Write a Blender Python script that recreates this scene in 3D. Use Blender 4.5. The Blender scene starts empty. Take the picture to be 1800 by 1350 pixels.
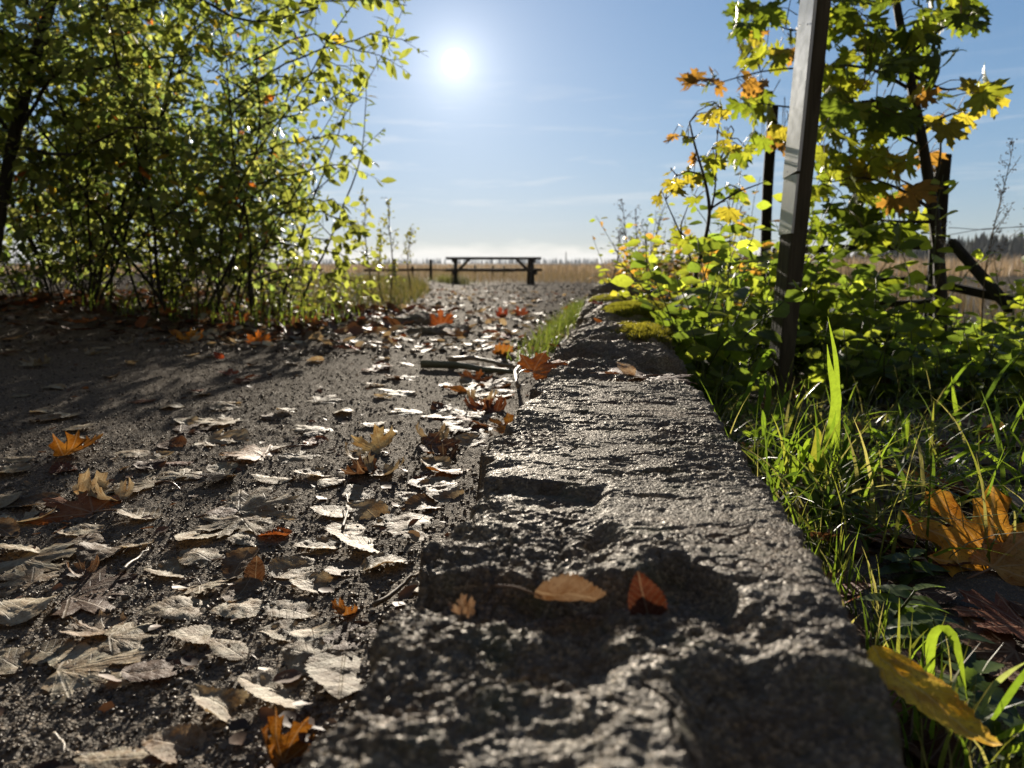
import bpy, math, random
import numpy as np
from math import radians, sin, cos, pi, tan, atan, sqrt

scene = bpy.context.scene
COL = scene.collection

# ----------------------------------------------------------------- camera, sky, sun, exposure
F_PX = 1353.0
PITCH = atan((675.0 - 463.0) / F_PX)
CAM = np.array([0.0, 0.0, 0.30])
cam_data = bpy.data.cameras.new('camera')
cam = bpy.data.objects.new('camera', cam_data)
COL.objects.link(cam)
cam.location = CAM
cam.rotation_euler = (pi / 2 - PITCH, 0, 0)
cam_data.sensor_width = 36.0
cam_data.lens = 36.0 * F_PX / 1800.0
cam_data.clip_start = 0.01
cam_data.clip_end = 9000.0
cam_data.dof.use_dof = True
cam_data.dof.focus_distance = 0.85
cam_data.dof.aperture_fstop = 8.5
scene.camera = cam

SUN_EL = radians(13.7)
SUN_AZ = radians(-4.0)          # from +Y, towards +X
SUN_DIR = np.array([sin(SUN_AZ) * cos(SUN_EL), cos(SUN_AZ) * cos(SUN_EL), sin(SUN_EL)])

scene.render.engine = 'CYCLES'
scene.cycles.use_denoising = True
scene.cycles.max_bounces = 6
scene.cycles.diffuse_bounces = 3
scene.cycles.glossy_bounces = 2
scene.cycles.transmission_bounces = 4
scene.cycles.transparent_max_bounces = 4
scene.cycles.sample_clamp_indirect = 4.0
scene.cycles.caustics_reflective = False
scene.cycles.caustics_refractive = False
scene.view_settings.view_transform = 'Standard'
scene.view_settings.look = 'None'
scene.view_settings.exposure = 1.42
scene.view_settings.gamma = 1.0


class NT:
    """small helper to write node trees"""
    def __init__(self, tree):
        self.t = tree
        tree.nodes.clear()

    def n(self, kind, props=None, **inputs):
        nd = self.t.nodes.new(kind)
        for k, v in (props or {}).items():
            setattr(nd, k, v)
        for k, v in inputs.items():
            key = int(k[1:]) if k[0] == 'i' and k[1:].isdigit() else k.replace('_', ' ')
            self.put(nd.inputs[key], v)
        return nd

    def put(self, sock, v):
        if isinstance(v, bpy.types.NodeSocket):
            self.t.links.new(v, sock)
        elif isinstance(v, bpy.types.Node):
            self.t.links.new(v.outputs[0], sock)
        else:
            if hasattr(sock, 'default_value') and sock.type == 'RGBA' and len(v) == 3:
                v = (*v, 1.0)
            sock.default_value = v

    def math(self, op, a, b=0.0, c=0.0, clamp=False):
        nd = self.t.nodes.new('ShaderNodeMath')
        nd.operation = op
        nd.use_clamp = clamp
        for i, v in enumerate((a, b, c)):
            self.put(nd.inputs[i], v)
        return nd.outputs[0]

    def vmath(self, op, a, b=(0, 0, 0)):
        nd = self.t.nodes.new('ShaderNodeVectorMath')
        nd.operation = op
        self.put(nd.inputs[0], a)
        self.put(nd.inputs[1], b)
        return nd

    def mix(self, fac, a, b, blend='MIX'):
        nd = self.t.nodes.new('ShaderNodeMix')
        nd.data_type = 'RGBA'
        nd.blend_type = blend
        self.put(nd.inputs[0], fac)
        self.put(nd.inputs[6], a)
        self.put(nd.inputs[7], b)
        return nd.outputs[2]

    def noise(self, vec, scale, detail=4.0, rough=0.55, dist=0.0):
        nd = self.n('ShaderNodeTexNoise', None, Scale=scale, Detail=detail, Roughness=rough, Distortion=dist)
        if vec is not None:
            self.put(nd.inputs['Vector'], vec)
        return nd.outputs[0]

    def ramp(self, fac, stops):
        nd = self.t.nodes.new('ShaderNodeValToRGB')
        cr = nd.color_ramp
        while len(cr.elements) < len(stops):
            cr.elements.new(0.5)
        for e, (p, c) in zip(cr.elements, stops):
            e.position = p
            e.color = (*c, 1.0) if len(c) == 3 else c
        self.put(nd.inputs[0], fac)
        return nd.outputs[0]

    def maprange(self, v, a, b, c=0.0, d=1.0):
        nd = self.n('ShaderNodeMapRange', {'clamp': True})
        for i, x in enumerate((v, a, b, c, d)):
            self.put(nd.inputs[i], x)
        return nd.outputs[0]


SKY_K = 0.053
world = bpy.data.worlds.new('World')
scene.world = world
world.use_nodes = True
w = NT(world.node_tree)
sky = w.n('ShaderNodeTexSky', {'sky_type': 'NISHITA', 'sun_disc': False, 'sun_elevation': SUN_EL,
                               'sun_rotation': SUN_AZ, 'altitude': 0.0, 'air_density': 1.0,
                               'dust_density': 0.05, 'ozone_density': 2.0})
skyc = w.vmath('MULTIPLY', sky.outputs[0], (0.66 * SKY_K, 0.86 * SKY_K, 1.20 * SKY_K)).outputs[0]
soft = w.vmath('DIVIDE', skyc, w.vmath('ADD', w.vmath('MULTIPLY', skyc, (2.3, 2.25, 1.9)).outputs[0], (1, 1, 1)).outputs[0]).outputs[0]
bg = w.n('ShaderNodeBackground', None, Color=soft, Strength=1.0)
tc = w.n('ShaderNodeTexCoord')
dvec = w.vmath('NORMALIZE', tc.outputs['Generated']).outputs[0]
dot = w.vmath('DOT_PRODUCT', dvec, tuple(SUN_DIR)).outputs['Value']
ang = w.math('MULTIPLY', w.math('ARCCOSINE', w.math('MINIMUM', dot, 0.9999999)), 180 / pi)
halo = w.math('MULTIPLY', w.math('EXPONENT', w.math('MULTIPLY', ang, -1 / 1.6)), 0.27)
halo2 = w.math('MULTIPLY', w.math('EXPONENT', w.math('MULTIPLY', ang, -1 / 9.0)), 0.11)
disc = w.math('MULTIPLY', w.maprange(ang, 0.88, 0.60), 9.0)
glow = w.math('ADD', w.math('ADD', halo, halo2), disc)
glow_bg = w.n('ShaderNodeBackground', None, Color=(1.0, 0.96, 0.90), Strength=glow)
# clouds: a low bank on the horizon and a few thin streaks
sep = w.n('ShaderNodeSeparateXYZ', None, Vector=dvec)
elev = w.math('MULTIPLY', w.math('ARCSINE', sep.outputs[2]), 180 / pi)
azim = w.math('MULTIPLY', w.math('ARCTAN2', sep.outputs[0], sep.outputs[1]), 180 / pi)
cv = w.n('ShaderNodeCombineXYZ', None, X=azim, Y=w.math('MULTIPLY', elev, 3.2), Z=0.0)
puff = w.noise(cv.outputs[0], 0.26, 5.0, 0.52)
lowmask = w.maprange(w.math('ADD', elev, w.math('MULTIPLY', puff, -2.9)), 0.15, -0.9)
streakv = w.n('ShaderNodeCombineXYZ', None, X=w.math('MULTIPLY', azim, 0.10), Y=w.math('MULTIPLY', elev, 1.1), Z=3.3)
st = w.noise(streakv.outputs[0], 1.0, 5.0, 0.62, 0.4)
stm = w.math('MULTIPLY', w.maprange(st, 0.53, 0.78), w.math('MULTIPLY', w.maprange(elev, 2.0, 5.0), w.maprange(elev, 14.0, 8.0)))
fill_veil = w.math('MULTIPLY', w.maprange(w.math('ABSOLUTE', azim), 48.0, 95.0), w.maprange(w.noise(dvec, 2.2, 5.0, 0.6), 0.25, 0.6, 0.55, 0.95))  # unseen pale veil beside and behind the camera, added to neutralise blue shade
cloud = w.math('MAXIMUM', w.math('MULTIPLY', lowmask, 0.85), w.math('MULTIPLY', stm, 0.42))
cloud_bg = w.n('ShaderNodeBackground', None, Color=(1.0, 0.965, 0.90), Strength=0.375)
ms = w.n('ShaderNodeMixShader')
w.put(ms.inputs[0], cloud)
w.put(ms.inputs[1], bg)
w.put(ms.inputs[2], cloud_bg)
fill_veil_bg = w.n('ShaderNodeBackground', None, Color=(1.0, 0.96, 0.90), Strength=0.052)
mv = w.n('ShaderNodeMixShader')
w.put(mv.inputs[0], fill_veil)
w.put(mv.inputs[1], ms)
w.put(mv.inputs[2], fill_veil_bg)
add = w.n('ShaderNodeAddShader')
w.put(add.inputs[0], mv)
w.put(add.inputs[1], glow_bg)
out = w.n('ShaderNodeOutputWorld')
w.put(out.inputs[0], add)

sun_data = bpy.data.lights.new('sun', 'SUN')
sun_data.energy = 4.6
sun_data.angle = radians(0.53)
sun_data.color = (1.0, 0.90, 0.76)
sun = bpy.data.objects.new('sun', sun_data)
COL.objects.link(sun)
from mathutils import Vector
sun.rotation_euler = Vector(tuple(-SUN_DIR)).to_track_quat('-Z', 'Y').to_euler()

# ----------------------------------------------------------------- helpers
R = np.random.default_rng(11)


def hash01(ix, iy, iz, seed=0):
    h = (ix.astype(np.int64) * 374761393 + iy.astype(np.int64) * 668265263 + iz.astype(np.int64) * 2147483647 + seed * 974711) & 0xFFFFFFFF
    h = ((h ^ (h >> 13)) * 1274126177) & 0xFFFFFFFF
    h = ((h ^ (h >> 16)) * 2246822519) & 0xFFFFFFFF
    return ((h ^ (h >> 15)) & 0xFFFFFF) / float(0x1000000)


def vnoise(p, seed=0):
    """3-D value noise in -1..1, p is (N,3)"""
    i = np.floor(p).astype(np.int64)
    f = p - i
    f = f * f * f * (f * (f * 6 - 15) + 10)
    r = 0
    for dx in (0, 1):
        wx = f[:, 0] if dx else 1 - f[:, 0]
        for dy in (0, 1):
            wy = f[:, 1] if dy else 1 - f[:, 1]
            for dz in (0, 1):
                wz = f[:, 2] if dz else 1 - f[:, 2]
                r = r + wx * wy * wz * hash01(i[:, 0] + dx, i[:, 1] + dy, i[:, 2] + dz, seed)
    return r * 2 - 1


def fbm(p, octaves=4, gain=0.5, lac=2.03, seed=0):
    a, s, r = 1.0, 0.0, 0
    q = p.copy()
    for o in range(octaves):
        r = r + a * vnoise(q, seed + o * 17)
        s += a
        a *= gain
        q = q * lac + 13.7
    return r / s


def xy3(x, y, sx=1.0, sy=None, z=0.0):
    sy = sx if sy is None else sy
    x = np.asarray(x, float).ravel()
    y = np.asarray(y, float).ravel()
    return np.stack([x * sx, y * sy, np.full(x.shape, z)], 1)


def cells(x, y, size, seed=0):
    """rounded grains: height 0..1 per cell, (N,)"""
    px, py = x / size, y / size
    ix, iy = np.floor(px), np.floor(py)
    best = np.full(px.shape, -1.0)
    for dx in (-1, 0, 1):
        for dy in (-1, 0, 1):
            cx, cy = ix + dx, iy + dy
            z0 = np.zeros_like(cx)
            jx = cx + hash01(cx, cy, z0, seed + 1)
            jy = cy + hash01(cx, cy, z0, seed + 2)
            rr = 0.25 + 0.45 * hash01(cx, cy, z0, seed + 3)
            d2 = ((px - jx) ** 2 + (py - jy) ** 2) / (rr * rr)
            hgt = rr * np.sqrt(np.clip(1 - d2, 0, 1))
            best = np.maximum(best, hgt)
    return best


def smooth(x, a, b):
    t = np.clip((x - a) / (b - a), 0, 1)
    return t * t * (3 - 2 * t)


KA = radians(7.6)                                   # heading of the stone edging, right of +Y
KD = np.array([sin(KA), cos(KA)])
KN = np.array([cos(KA), -sin(KA)])


def uv2xy(u, v):
    return u * KN[0] + v * KD[0], u * KN[1] + v * KD[1]


def xy2uv(x, y):
    return x * KN[0] + y * KN[1], x * KD[0] + y * KD[1]


def ray(px, py):
    a, b = (px - 900.0) / F_PX, (675.0 - py) / F_PX
    f = np.array([0, cos(PITCH), -sin(PITCH)])
    up = np.array([0, sin(PITCH), cos(PITCH)])
    return f + b * up + a * np.array([1.0, 0, 0])


def at(px, py, depth):
    """world point seen at a photo pixel, at a depth along the view axis"""
    return CAM + ray(px, py) * depth


def onz(px, py, z):
    d = ray(px, py)
    return CAM + d * ((z - CAM[2]) / d[2])


def base_z(x, y):
    """large scale fall of the terrain"""
    d = np.maximum(np.asarray(y, float), 0)
    return -0.36 * smooth(d, 4.0, 30.0)


class MB:
    def __init__(self):
        self.v, self.c, self.f3, self.f4, self.n = [], [], [], [], 0
        self.uv = []

    def add(self, verts, tris=None, quads=None, col=None, uv=None):
        verts = np.asarray(verts, float).reshape(-1, 3)
        if tris is not None and len(tris):
            self.f3.append(np.asarray(tris, np.int64).reshape(-1, 3) + self.n)
        if quads is not None and len(quads):
            self.f4.append(np.asarray(quads, np.int64).reshape(-1, 4) + self.n)
        self.v.append(verts)
        c = np.ones((len(verts), 3)) * 0.5 if col is None else np.broadcast_to(np.asarray(col, float), (len(verts), 3))
        self.c.append(c)
        self.uv.append(np.zeros((len(verts), 2)) if uv is None else np.asarray(uv, float))
        self.n += len(verts)

    def mesh(self, name, mat, smooth_shade=True):
        V = np.concatenate(self.v) if self.v else np.zeros((0, 3))
        C = np.concatenate(self.c)
        U = np.concatenate(self.uv)
        f3 = np.concatenate(self.f3) if self.f3 else np.zeros((0, 3), np.int64)
        f4 = np.concatenate(self.f4) if self.f4 else np.zeros((0, 4), np.int64)
        me = bpy.data.meshes.new(name)
        loops = np.concatenate([f3.ravel(), f4.ravel()]).astype(np.int32)
        tot = np.concatenate([np.full(len(f3), 3), np.full(len(f4), 4)]).astype(np.int32)
        start = np.concatenate([[0], np.cumsum(tot)[:-1]]).astype(np.int32) if len(tot) else np.zeros(0, np.int32)
        me.vertices.add(len(V))
        me.vertices.foreach_set('co', V.astype(np.float32).ravel())
        me.loops.add(len(loops))
        me.loops.foreach_set('vertex_index', loops)
        me.polygons.add(len(tot))
        me.polygons.foreach_set('loop_start', start)
        me.polygons.foreach_set('loop_total', tot)
        me.polygons.foreach_set('use_smooth', np.full(len(tot), smooth_shade, bool))
        at_ = me.attributes.new('col', 'FLOAT_COLOR', 'POINT')
        at_.data.foreach_set('color', np.concatenate([C, np.ones((len(C), 1))], 1).astype(np.float32).ravel())
        u = me.attributes.new('luv', 'FLOAT_VECTOR', 'POINT')
        u.data.foreach_set('vector', np.concatenate([U, np.zeros((len(U), 1))], 1).astype(np.float32).ravel())
        me.update(calc_edges=True)
        me.validate()
        me.materials.append(mat)
        return me

    def build(self, name, mat, parent=None, smooth_shade=True, loc=None):
        if loc is not None:
            self.v = [x - np.asarray(loc) for x in self.v]
        o = bpy.data.objects.new(name, self.mesh(name, mat, smooth_shade))
        COL.objects.link(o)
        if loc is not None:
            o.location = loc
        if parent is not None:
            o.parent = parent
        return o

    # -- shapes
    def box(self, c, half, rot=None, col=None, bevel=0.0):
        c, half = np.asarray(c, float), np.asarray(half, float)
        if bevel <= 0:
            s = np.array([[-1, -1, -1], [1, -1, -1], [1, 1, -1], [-1, 1, -1], [-1, -1, 1], [1, -1, 1], [1, 1, 1], [-1, 1, 1]], float)
            v = s * half
            q = [[0, 3, 2, 1], [4, 5, 6, 7], [0, 1, 5, 4], [1, 2, 6, 5], [2, 3, 7, 6], [3, 0, 4, 7]]
            t = None
        else:
            v, q, t = [], [], []
            idx = {}
            for sx in (-1, 1):
                for sy in (-1, 1):
                    for sz in (-1, 1):
                        for ax in range(3):
                            p = np.array([sx, sy, sz]) * (half - bevel)
                            p[ax] = (sx, sy, sz)[ax] * half[ax]
                            idx[(sx, sy, sz, ax)] = len(v)
                            v.append(p)
            for ax in range(3):
                o1, o2 = [a for a in range(3) if a != ax]
                for s in (-1, 1):
                    ring = []
                    for a, b in ((-1, -1), (1, -1), (1, 1), (-1, 1)):
                        k = [0, 0, 0]
                        k[ax], k[o1], k[o2] = s, a, b
                        ring.append(idx[(*k, ax)])
                    q.append(ring)
            for ax in range(3):
                o1, o2 = [a for a in range(3) if a != ax]
                for a in (-1, 1):
                    for b in (-1, 1):
                        k0, k1 = [0, 0, 0], [0, 0, 0]
                        k0[ax], k0[o1], k0[o2] = -1, a, b
                        k1[ax], k1[o1], k1[o2] = 1, a, b
                        q.append([idx[(*k0, o1)], idx[(*k1, o1)], idx[(*k1, o2)], idx[(*k0, o2)]])
            for sx in (-1, 1):
                for sy in (-1, 1):
                    for sz in (-1, 1):
                        t.append([idx[(sx, sy, sz, 0)], idx[(sx, sy, sz, 1)], idx[(sx, sy, sz, 2)]])
            v = np.array(v)
        if rot is not None:
            v = v @ np.asarray(rot).T
        self.add(v + c, t, q, col)

    def beam(self, a, b, w, h, col=None, bevel=0.0, up=(0, 0, 1)):
        a, b = np.asarray(a, float), np.asarray(b, float)
        d = b - a
        L = np.linalg.norm(d)
        d = d / L
        s = np.cross(d, up)
        if np.linalg.norm(s) < 1e-4:
            s = np.array([1.0, 0, 0])
        s /= np.linalg.norm(s)
        t = np.cross(s, d)
        rot = np.stack([s, d, t], 1)
        self.box((a + b) / 2, (w / 2, L / 2, h / 2), rot, col, bevel)

    def tube(self, pts, rad, n=6, col=None, cap=True):
        pts = np.asarray(pts, float)
        m = len(pts)
        rad = np.broadcast_to(np.asarray(rad, float), (m,))
        tan_ = np.gradient(pts, axis=0)
        tan_ /= np.linalg.norm(tan_, axis=1, keepdims=True) + 1e-12
        ref = np.array([0.31, 0.92, 0.21]) if abs(tan_[0] @ np.array([0.31, 0.92, 0.21])) < 0.9 else np.array([1.0, 0, 0])
        s = np.cross(tan_, ref)
        s /= np.linalg.norm(s, axis=1, keepdims=True) + 1e-12
        t = np.cross(tan_, s)
        a = np.arange(n) / n * 2 * pi
        v = pts[:, None, :] + rad[:, None, None] * (np.cos(a)[None, :, None] * s[:, None, :] + np.sin(a)[None, :, None] * t[:, None, :])
        i = np.arange(m - 1)[:, None] * n
        j = np.arange(n)[None, :]
        q = np.stack([i + j, i + (j + 1) % n, i + n + (j + 1) % n, i + n + j], -1).reshape(-1, 4)
        tr = None
        v = v.reshape(-1, 3)
        if cap:
            v = np.concatenate([v, pts[:1], pts[-1:]])
            k = np.arange(n)
            tr = np.concatenate([np.stack([np.full(n, m * n), (k + 1) % n, k], 1),
                                 np.stack([np.full(n, m * n + 1), (m - 1) * n + k, (m - 1) * n + (k + 1) % n], 1)])
        self.add(v, tr, q, col)

    def ribbon(self, pts, width, side, col=None, fold=0.0):
        """grass blade: pts (m,3), width (m,), side (3,) or (m,3)"""
        pts = np.asarray(pts, float)
        m = len(pts)
        side = np.broadcast_to(np.asarray(side, float), (m, 3))
        side = side / (np.linalg.norm(side, axis=1, keepdims=True) + 1e-12)
        tan_ = np.gradient(pts, axis=0)
        nrm = np.cross(side, tan_)
        nrm /= np.linalg.norm(nrm, axis=1, keepdims=True) + 1e-12
        wd = np.asarray(width, float)[:, None] / 2
        v = np.stack([pts - side * wd, pts + nrm * wd * fold * -1, pts + side * wd], 1).reshape(-1, 3)
        i = np.arange(m - 1) * 3
        q = np.concatenate([np.stack([i, i + 1, i + 4, i + 3], 1), np.stack([i + 1, i + 2, i + 5, i + 4], 1)])
        c = col
        if col is not None and np.ndim(col) == 2:
            c = np.repeat(np.asarray(col), 3, 0)
        self.add(v, None, q, c)

    def stamp(self, tv, tris, quads, P, X, Y, Z, S, col, uv=None):
        """copy a template (k,3) to N places with axes X,Y,Z (N,3), size S (N,)"""
        N, k = len(P), len(tv)
        if N == 0:
            return
        S = np.broadcast_to(np.asarray(S, float), (N,))
        v = P[:, None, :] + S[:, None, None] * (tv[None, :, 0:1] * X[:, None, :] + tv[None, :, 1:2] * Y[:, None, :] + tv[None, :, 2:3] * Z[:, None, :])
        off = (np.arange(N) * k)[:, None, None]
        t = (np.asarray(tris)[None] + off).reshape(-1, 3) if tris is not None and len(tris) else None
        q = (np.asarray(quads)[None] + off).reshape(-1, 4) if quads is not None and len(quads) else None
        c = np.repeat(np.asarray(col, float), k, 0)
        u = None if uv is None else np.tile(uv, (N, 1))
        self.add(v.reshape(-1, 3), t, q, c, u)


def unit(a):
    return a / (np.linalg.norm(a, axis=-1, keepdims=True) + 1e-12)


def tag(o, label=None, cat=None, group=None, kind=None):
    if label:
        o['label'] = label
    if cat:
        o['category'] = cat
    if group:
        o['group'] = group
    if kind:
        o['kind'] = kind
    return o


def empty(name, loc, label, cat, group=None):
    o = bpy.data.objects.new(name, None)
    COL.objects.link(o)
    o.location = tuple(loc)
    o.empty_display_size = 0.05
    return tag(o, label, cat, group)


def under(mb, name, mat, root, smooth_shade=True):
    """build a part whose vertices are given in world coordinates, as a child of root"""
    mb.v = [x - np.array(root.location) for x in mb.v]
    return mb.build(name, mat, root, smooth_shade)


# ----------------------------------------------------------------- materials
def material(name):
    m = bpy.data.materials.new(name)
    m.use_nodes = True
    return m, NT(m.node_tree)


def finish(t, surf):
    o = t.n('ShaderNodeOutputMaterial')
    t.put(o.inputs[0], surf)


def colattr(t):
    return t.n('ShaderNodeAttribute', {'attribute_name': 'col'}).outputs['Color']


def objpos(t):
    return t.n('ShaderNodeTexCoord').outputs['Object']


def worldpos(t):
    return t.n('ShaderNodeNewGeometry').outputs['Position']


def bump(t, h, strength, dist):
    return t.n('ShaderNodeBump', None, Height=h, Strength=strength, Distance=dist).outputs[0]


def matte(t, c, rough, normal, gloss):
    """dry mineral surface: mostly matte, with a weak glint"""
    d = t.n('ShaderNodeBsdfDiffuse', None, Color=c, Roughness=0.8, Normal=normal)
    g = t.n('ShaderNodeBsdfGlossy', None, Color=(1.0, 0.97, 0.92), Roughness=rough, Normal=normal)
    mx = t.n('ShaderNodeMixShader', None, Fac=gloss)
    t.put(mx.inputs[1], d)
    t.put(mx.inputs[2], g)
    return mx


def mat_stone():
    m, t = material('rough_granite')
    p = worldpos(t)
    big = t.noise(p, 14.0, 5.0, 0.6)
    mid = t.noise(p, 120.0, 4.0, 0.65)
    fine = t.noise(p, 900.0, 3.0, 0.6)
    base = t.ramp(big, [(0.3, (0.082, 0.062, 0.041)), (0.5, (0.145, 0.116, 0.079)), (0.72, (0.225, 0.188, 0.13))])
    vor = t.n('ShaderNodeTexVoronoi', None, Vector=p, Scale=480.0)
    vc = t.n('ShaderNodeSeparateColor', None, Color=vor.outputs['Color']).outputs[0]
    sp = t.ramp(vc, [(0.0, (0.35, 0.33, 0.30)), (0.3, (0.75, 0.72, 0.68)), (0.7, (1.1, 1.08, 1.05)), (0.93, (2.2, 2.15, 2.0))])
    c = t.mix(0.85, base, sp, 'MULTIPLY')
    stain = t.maprange(t.noise(p, 9.0, 5.0, 0.65), 0.5, 0.68)
    c = t.mix(t.math('MULTIPLY', stain, 0.55), c, t.mix(1.0, c, (0.95, 0.62, 0.40), 'MULTIPLY'))
    pale = t.maprange(t.noise(p, 33.0, 5.0, 0.7), 0.60, 0.70)
    c = t.mix(t.math('MULTIPLY', pale, 0.35), c, (0.30, 0.28, 0.22))
    green = t.maprange(t.noise(p, 22.0, 4.0, 0.6), 0.55, 0.72)
    c = t.mix(t.math('MULTIPLY', green, 0.6), c, (0.085, 0.095, 0.035))
    h = t.math('ADD', t.math('MULTIPLY', mid, 0.6), t.math('MULTIPLY', fine, 0.35))
    b = bump(t, t.math('ADD', t.math('MULTIPLY', t.math('SUBTRACT', 1.0, vor.outputs['Distance']), 0.55), t.math('ADD', h, t.math('MULTIPLY', t.noise(p, 320.0, 3.0, 0.7), 0.7))), 1.0, 0.0030)
    rough = t.maprange(vc, 0.2, 0.95, 0.60, 0.36)
    finish(t, matte(t, c, rough, b, 0.048))
    return m


def mat_soil(name, dark, light, spec=0.4, grass=None):
    m, t = material(name)
    p = worldpos(t)
    big = t.noise(p, 3.0, 5.0, 0.6)
    mid = t.noise(p, 60.0, 4.0, 0.65)
    fine = t.noise(p, 650.0, 3.0, 0.6)
    c = t.mix(t.math('ADD', t.math('MULTIPLY', big, 0.5), t.math('MULTIPLY', mid, 0.5)), dark, light)
    sp = t.ramp(fine, [(0.33, (0.4, 0.38, 0.36)), (0.5, (1, 1, 1)), (0.68, (1.9, 1.8, 1.65))])
    c = t.mix(0.9, c, sp, 'MULTIPLY')
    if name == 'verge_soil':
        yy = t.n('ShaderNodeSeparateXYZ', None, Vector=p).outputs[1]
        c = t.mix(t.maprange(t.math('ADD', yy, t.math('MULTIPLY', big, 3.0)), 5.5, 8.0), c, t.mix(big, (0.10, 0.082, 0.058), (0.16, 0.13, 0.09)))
    if grass is not None:
        g = t.maprange(t.noise(p, 1.7, 4.0, 0.6), 0.42, 0.6)
        c = t.mix(t.math('MULTIPLY', g, 0.7), c, grass)
    vor = t.n('ShaderNodeTexVoronoi', None, Vector=t.vmath('ADD', p, t.vmath('MULTIPLY', t.n('ShaderNodeTexNoise', None, Vector=p, Scale=90.0).outputs['Color'], (0.006, 0.006, 0.006)).outputs[0]).outputs[0], Scale=300.0)
    cellv = t.n('ShaderNodeSeparateColor', None, Color=vor.outputs['Color']).outputs[0]
    c = t.mix(0.8, c, t.ramp(cellv, [(0.0, (0.45, 0.42, 0.40)), (0.4, (0.85, 0.83, 0.80)), (0.8, (1.25, 1.2, 1.12)), (0.97, (2.3, 2.2, 2.0))]), 'MULTIPLY')
    dome = t.math('MULTIPLY', t.math('SUBTRACT', 1.0, vor.outputs['Distance']), t.maprange(cellv, 0.1, 0.9, 0.3, 1.2))
    b = bump(t, t.math('ADD', dome, t.math('ADD', t.math('MULTIPLY', mid, 0.5), t.math('MULTIPLY', fine, 0.4))), 1.0, 0.0030)
    rough = t.maprange(fine, 0.35, 0.68, 0.8, 0.5)
    finish(t, matte(t, c, rough, b, spec * 0.20))
    return m


def mat_grain(name, rough=0.38, spec=0.5):
    m, t = material(name)
    c = colattr(t)
    p = worldpos(t)
    c = t.mix(0.5, c, t.ramp(t.noise(p, 500.0, 2.0), [(0.3, (0.5, 0.5, 0.5)), (0.7, (1.4, 1.35, 1.3))]), 'MULTIPLY')
    finish(t, matte(t, c, rough, t.n('ShaderNodeNewGeometry').outputs['Normal'], spec))
    return m


def mat_live(name, trans=0.55, tmul=(1.9, 1.75, 0.8), rough=0.42, spec=0.35, noise=120.0):
    """living leaf or blade: reflects its own colour, and lets yellower light through"""
    m, t = material(name)
    c = colattr(t)
    p = worldpos(t)
    c = t.mix(0.55, c, t.ramp(t.noise(p, noise, 3.0, 0.6), [(0.3, (0.65, 0.62, 0.6)), (0.7, (1.25, 1.25, 1.2))]), 'MULTIPLY')
    tcol = t.mix(1.0, c, tmul, 'MULTIPLY')
    pr = t.n('ShaderNodeBsdfPrincipled', None, Base_Color=c, Roughness=rough)
    pr.inputs['Specular IOR Level'].default_value = spec
    tr = t.n('ShaderNodeBsdfTranslucent', None, Color=tcol)
    mx = t.n('ShaderNodeMixShader', None, Fac=trans)
    t.put(mx.inputs[1], pr)
    t.put(mx.inputs[2], tr)
    finish(t, mx)
    return m


def mat_fallen(name, maple):
    """fallen leaf: colour comes from the object, veins and blotches from the leaf's own coordinates"""
    m, t = material(name)
    oi = t.n('ShaderNodeObjectInfo')
    c = oi.outputs['Color']
    luv = t.n('ShaderNodeAttribute', {'attribute_name': 'luv'}).outputs['Vector']
    s = t.n('ShaderNodeSeparateXYZ', None, Vector=luv)
    x, y = t.math('ABSOLUTE', s.outputs[0]), s.outputs[1]
    if maple:
        d = x
        for a in (41.0, 76.0):
            ca, sa = cos(radians(a)), sin(radians(a))
            d = t.math('MINIMUM', d, t.math('ABSOLUTE', t.math('SUBTRACT', t.math('MULTIPLY', x, ca), t.math('MULTIPLY', y, sa))))
        side = t.math('PINGPONG', t.math('ADD', t.math('MULTIPLY', d, 5.0), t.math('MULTIPLY', t.math('ADD', x, y), 3.5)), 0.5)
    else:
        d = x
        side = t.math('PINGPONG', t.math('SUBTRACT', t.math('MULTIPLY', y, 6.5), t.math('MULTIPLY', x, 5.0)), 0.5)
    vein = t.math('MAXIMUM', t.maprange(d, 0.022, 0.006), t.math('MULTIPLY', t.maprange(side, 0.07, 0.0), 0.6))
    off = t.vmath('ADD', luv, t.n('ShaderNodeCombineXYZ', None, X=t.math('MULTIPLY', oi.outputs['Random'], 37.0),
                                  Y=t.math('MULTIPLY', oi.outputs['Random'], 11.0)).outputs[0]).outputs[0]
    blot = t.noise(off, 3.2, 4.0, 0.65)
    spot = t.noise(off, 26.0, 3.0, 0.6)
    c2 = t.mix(t.maprange(blot, 0.36, 0.62), c, t.mix(1.0, c, (0.62, 0.46, 0.32), 'MULTIPLY'))
    c2 = t.mix(t.math('MULTIPLY', t.maprange(spot, 0.56, 0.68), 0.7), c2, t.mix(1.0, c, (0.30, 0.20, 0.15), 'MULTIPLY'))
    c2 = t.mix(t.math('MULTIPLY', vein, 0.45), c2, t.mix(0.55, c, (0.55, 0.46, 0.32)))
    b = bump(t, t.math('ADD', t.math('MULTIPLY', vein, -0.5), t.math('MULTIPLY', t.noise(off, 14.0, 4.0, 0.65), 0.9)), 0.6, 0.002)
    pr = t.n('ShaderNodeBsdfPrincipled', None, Base_Color=c2, Roughness=0.62, Normal=b)
    pr.inputs['Specular IOR Level'].default_value = 0.16
    tr = t.n('ShaderNodeBsdfTranslucent', None, Color=t.mix(1.0, c2, (1.15, 1.0, 0.8), 'MULTIPLY'), Normal=b)
    mx = t.n('ShaderNodeMixShader', None, Fac=0.32)
    t.put(mx.inputs[1], pr)
    t.put(mx.inputs[2], tr)
    finish(t, mx)
    return m


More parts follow.
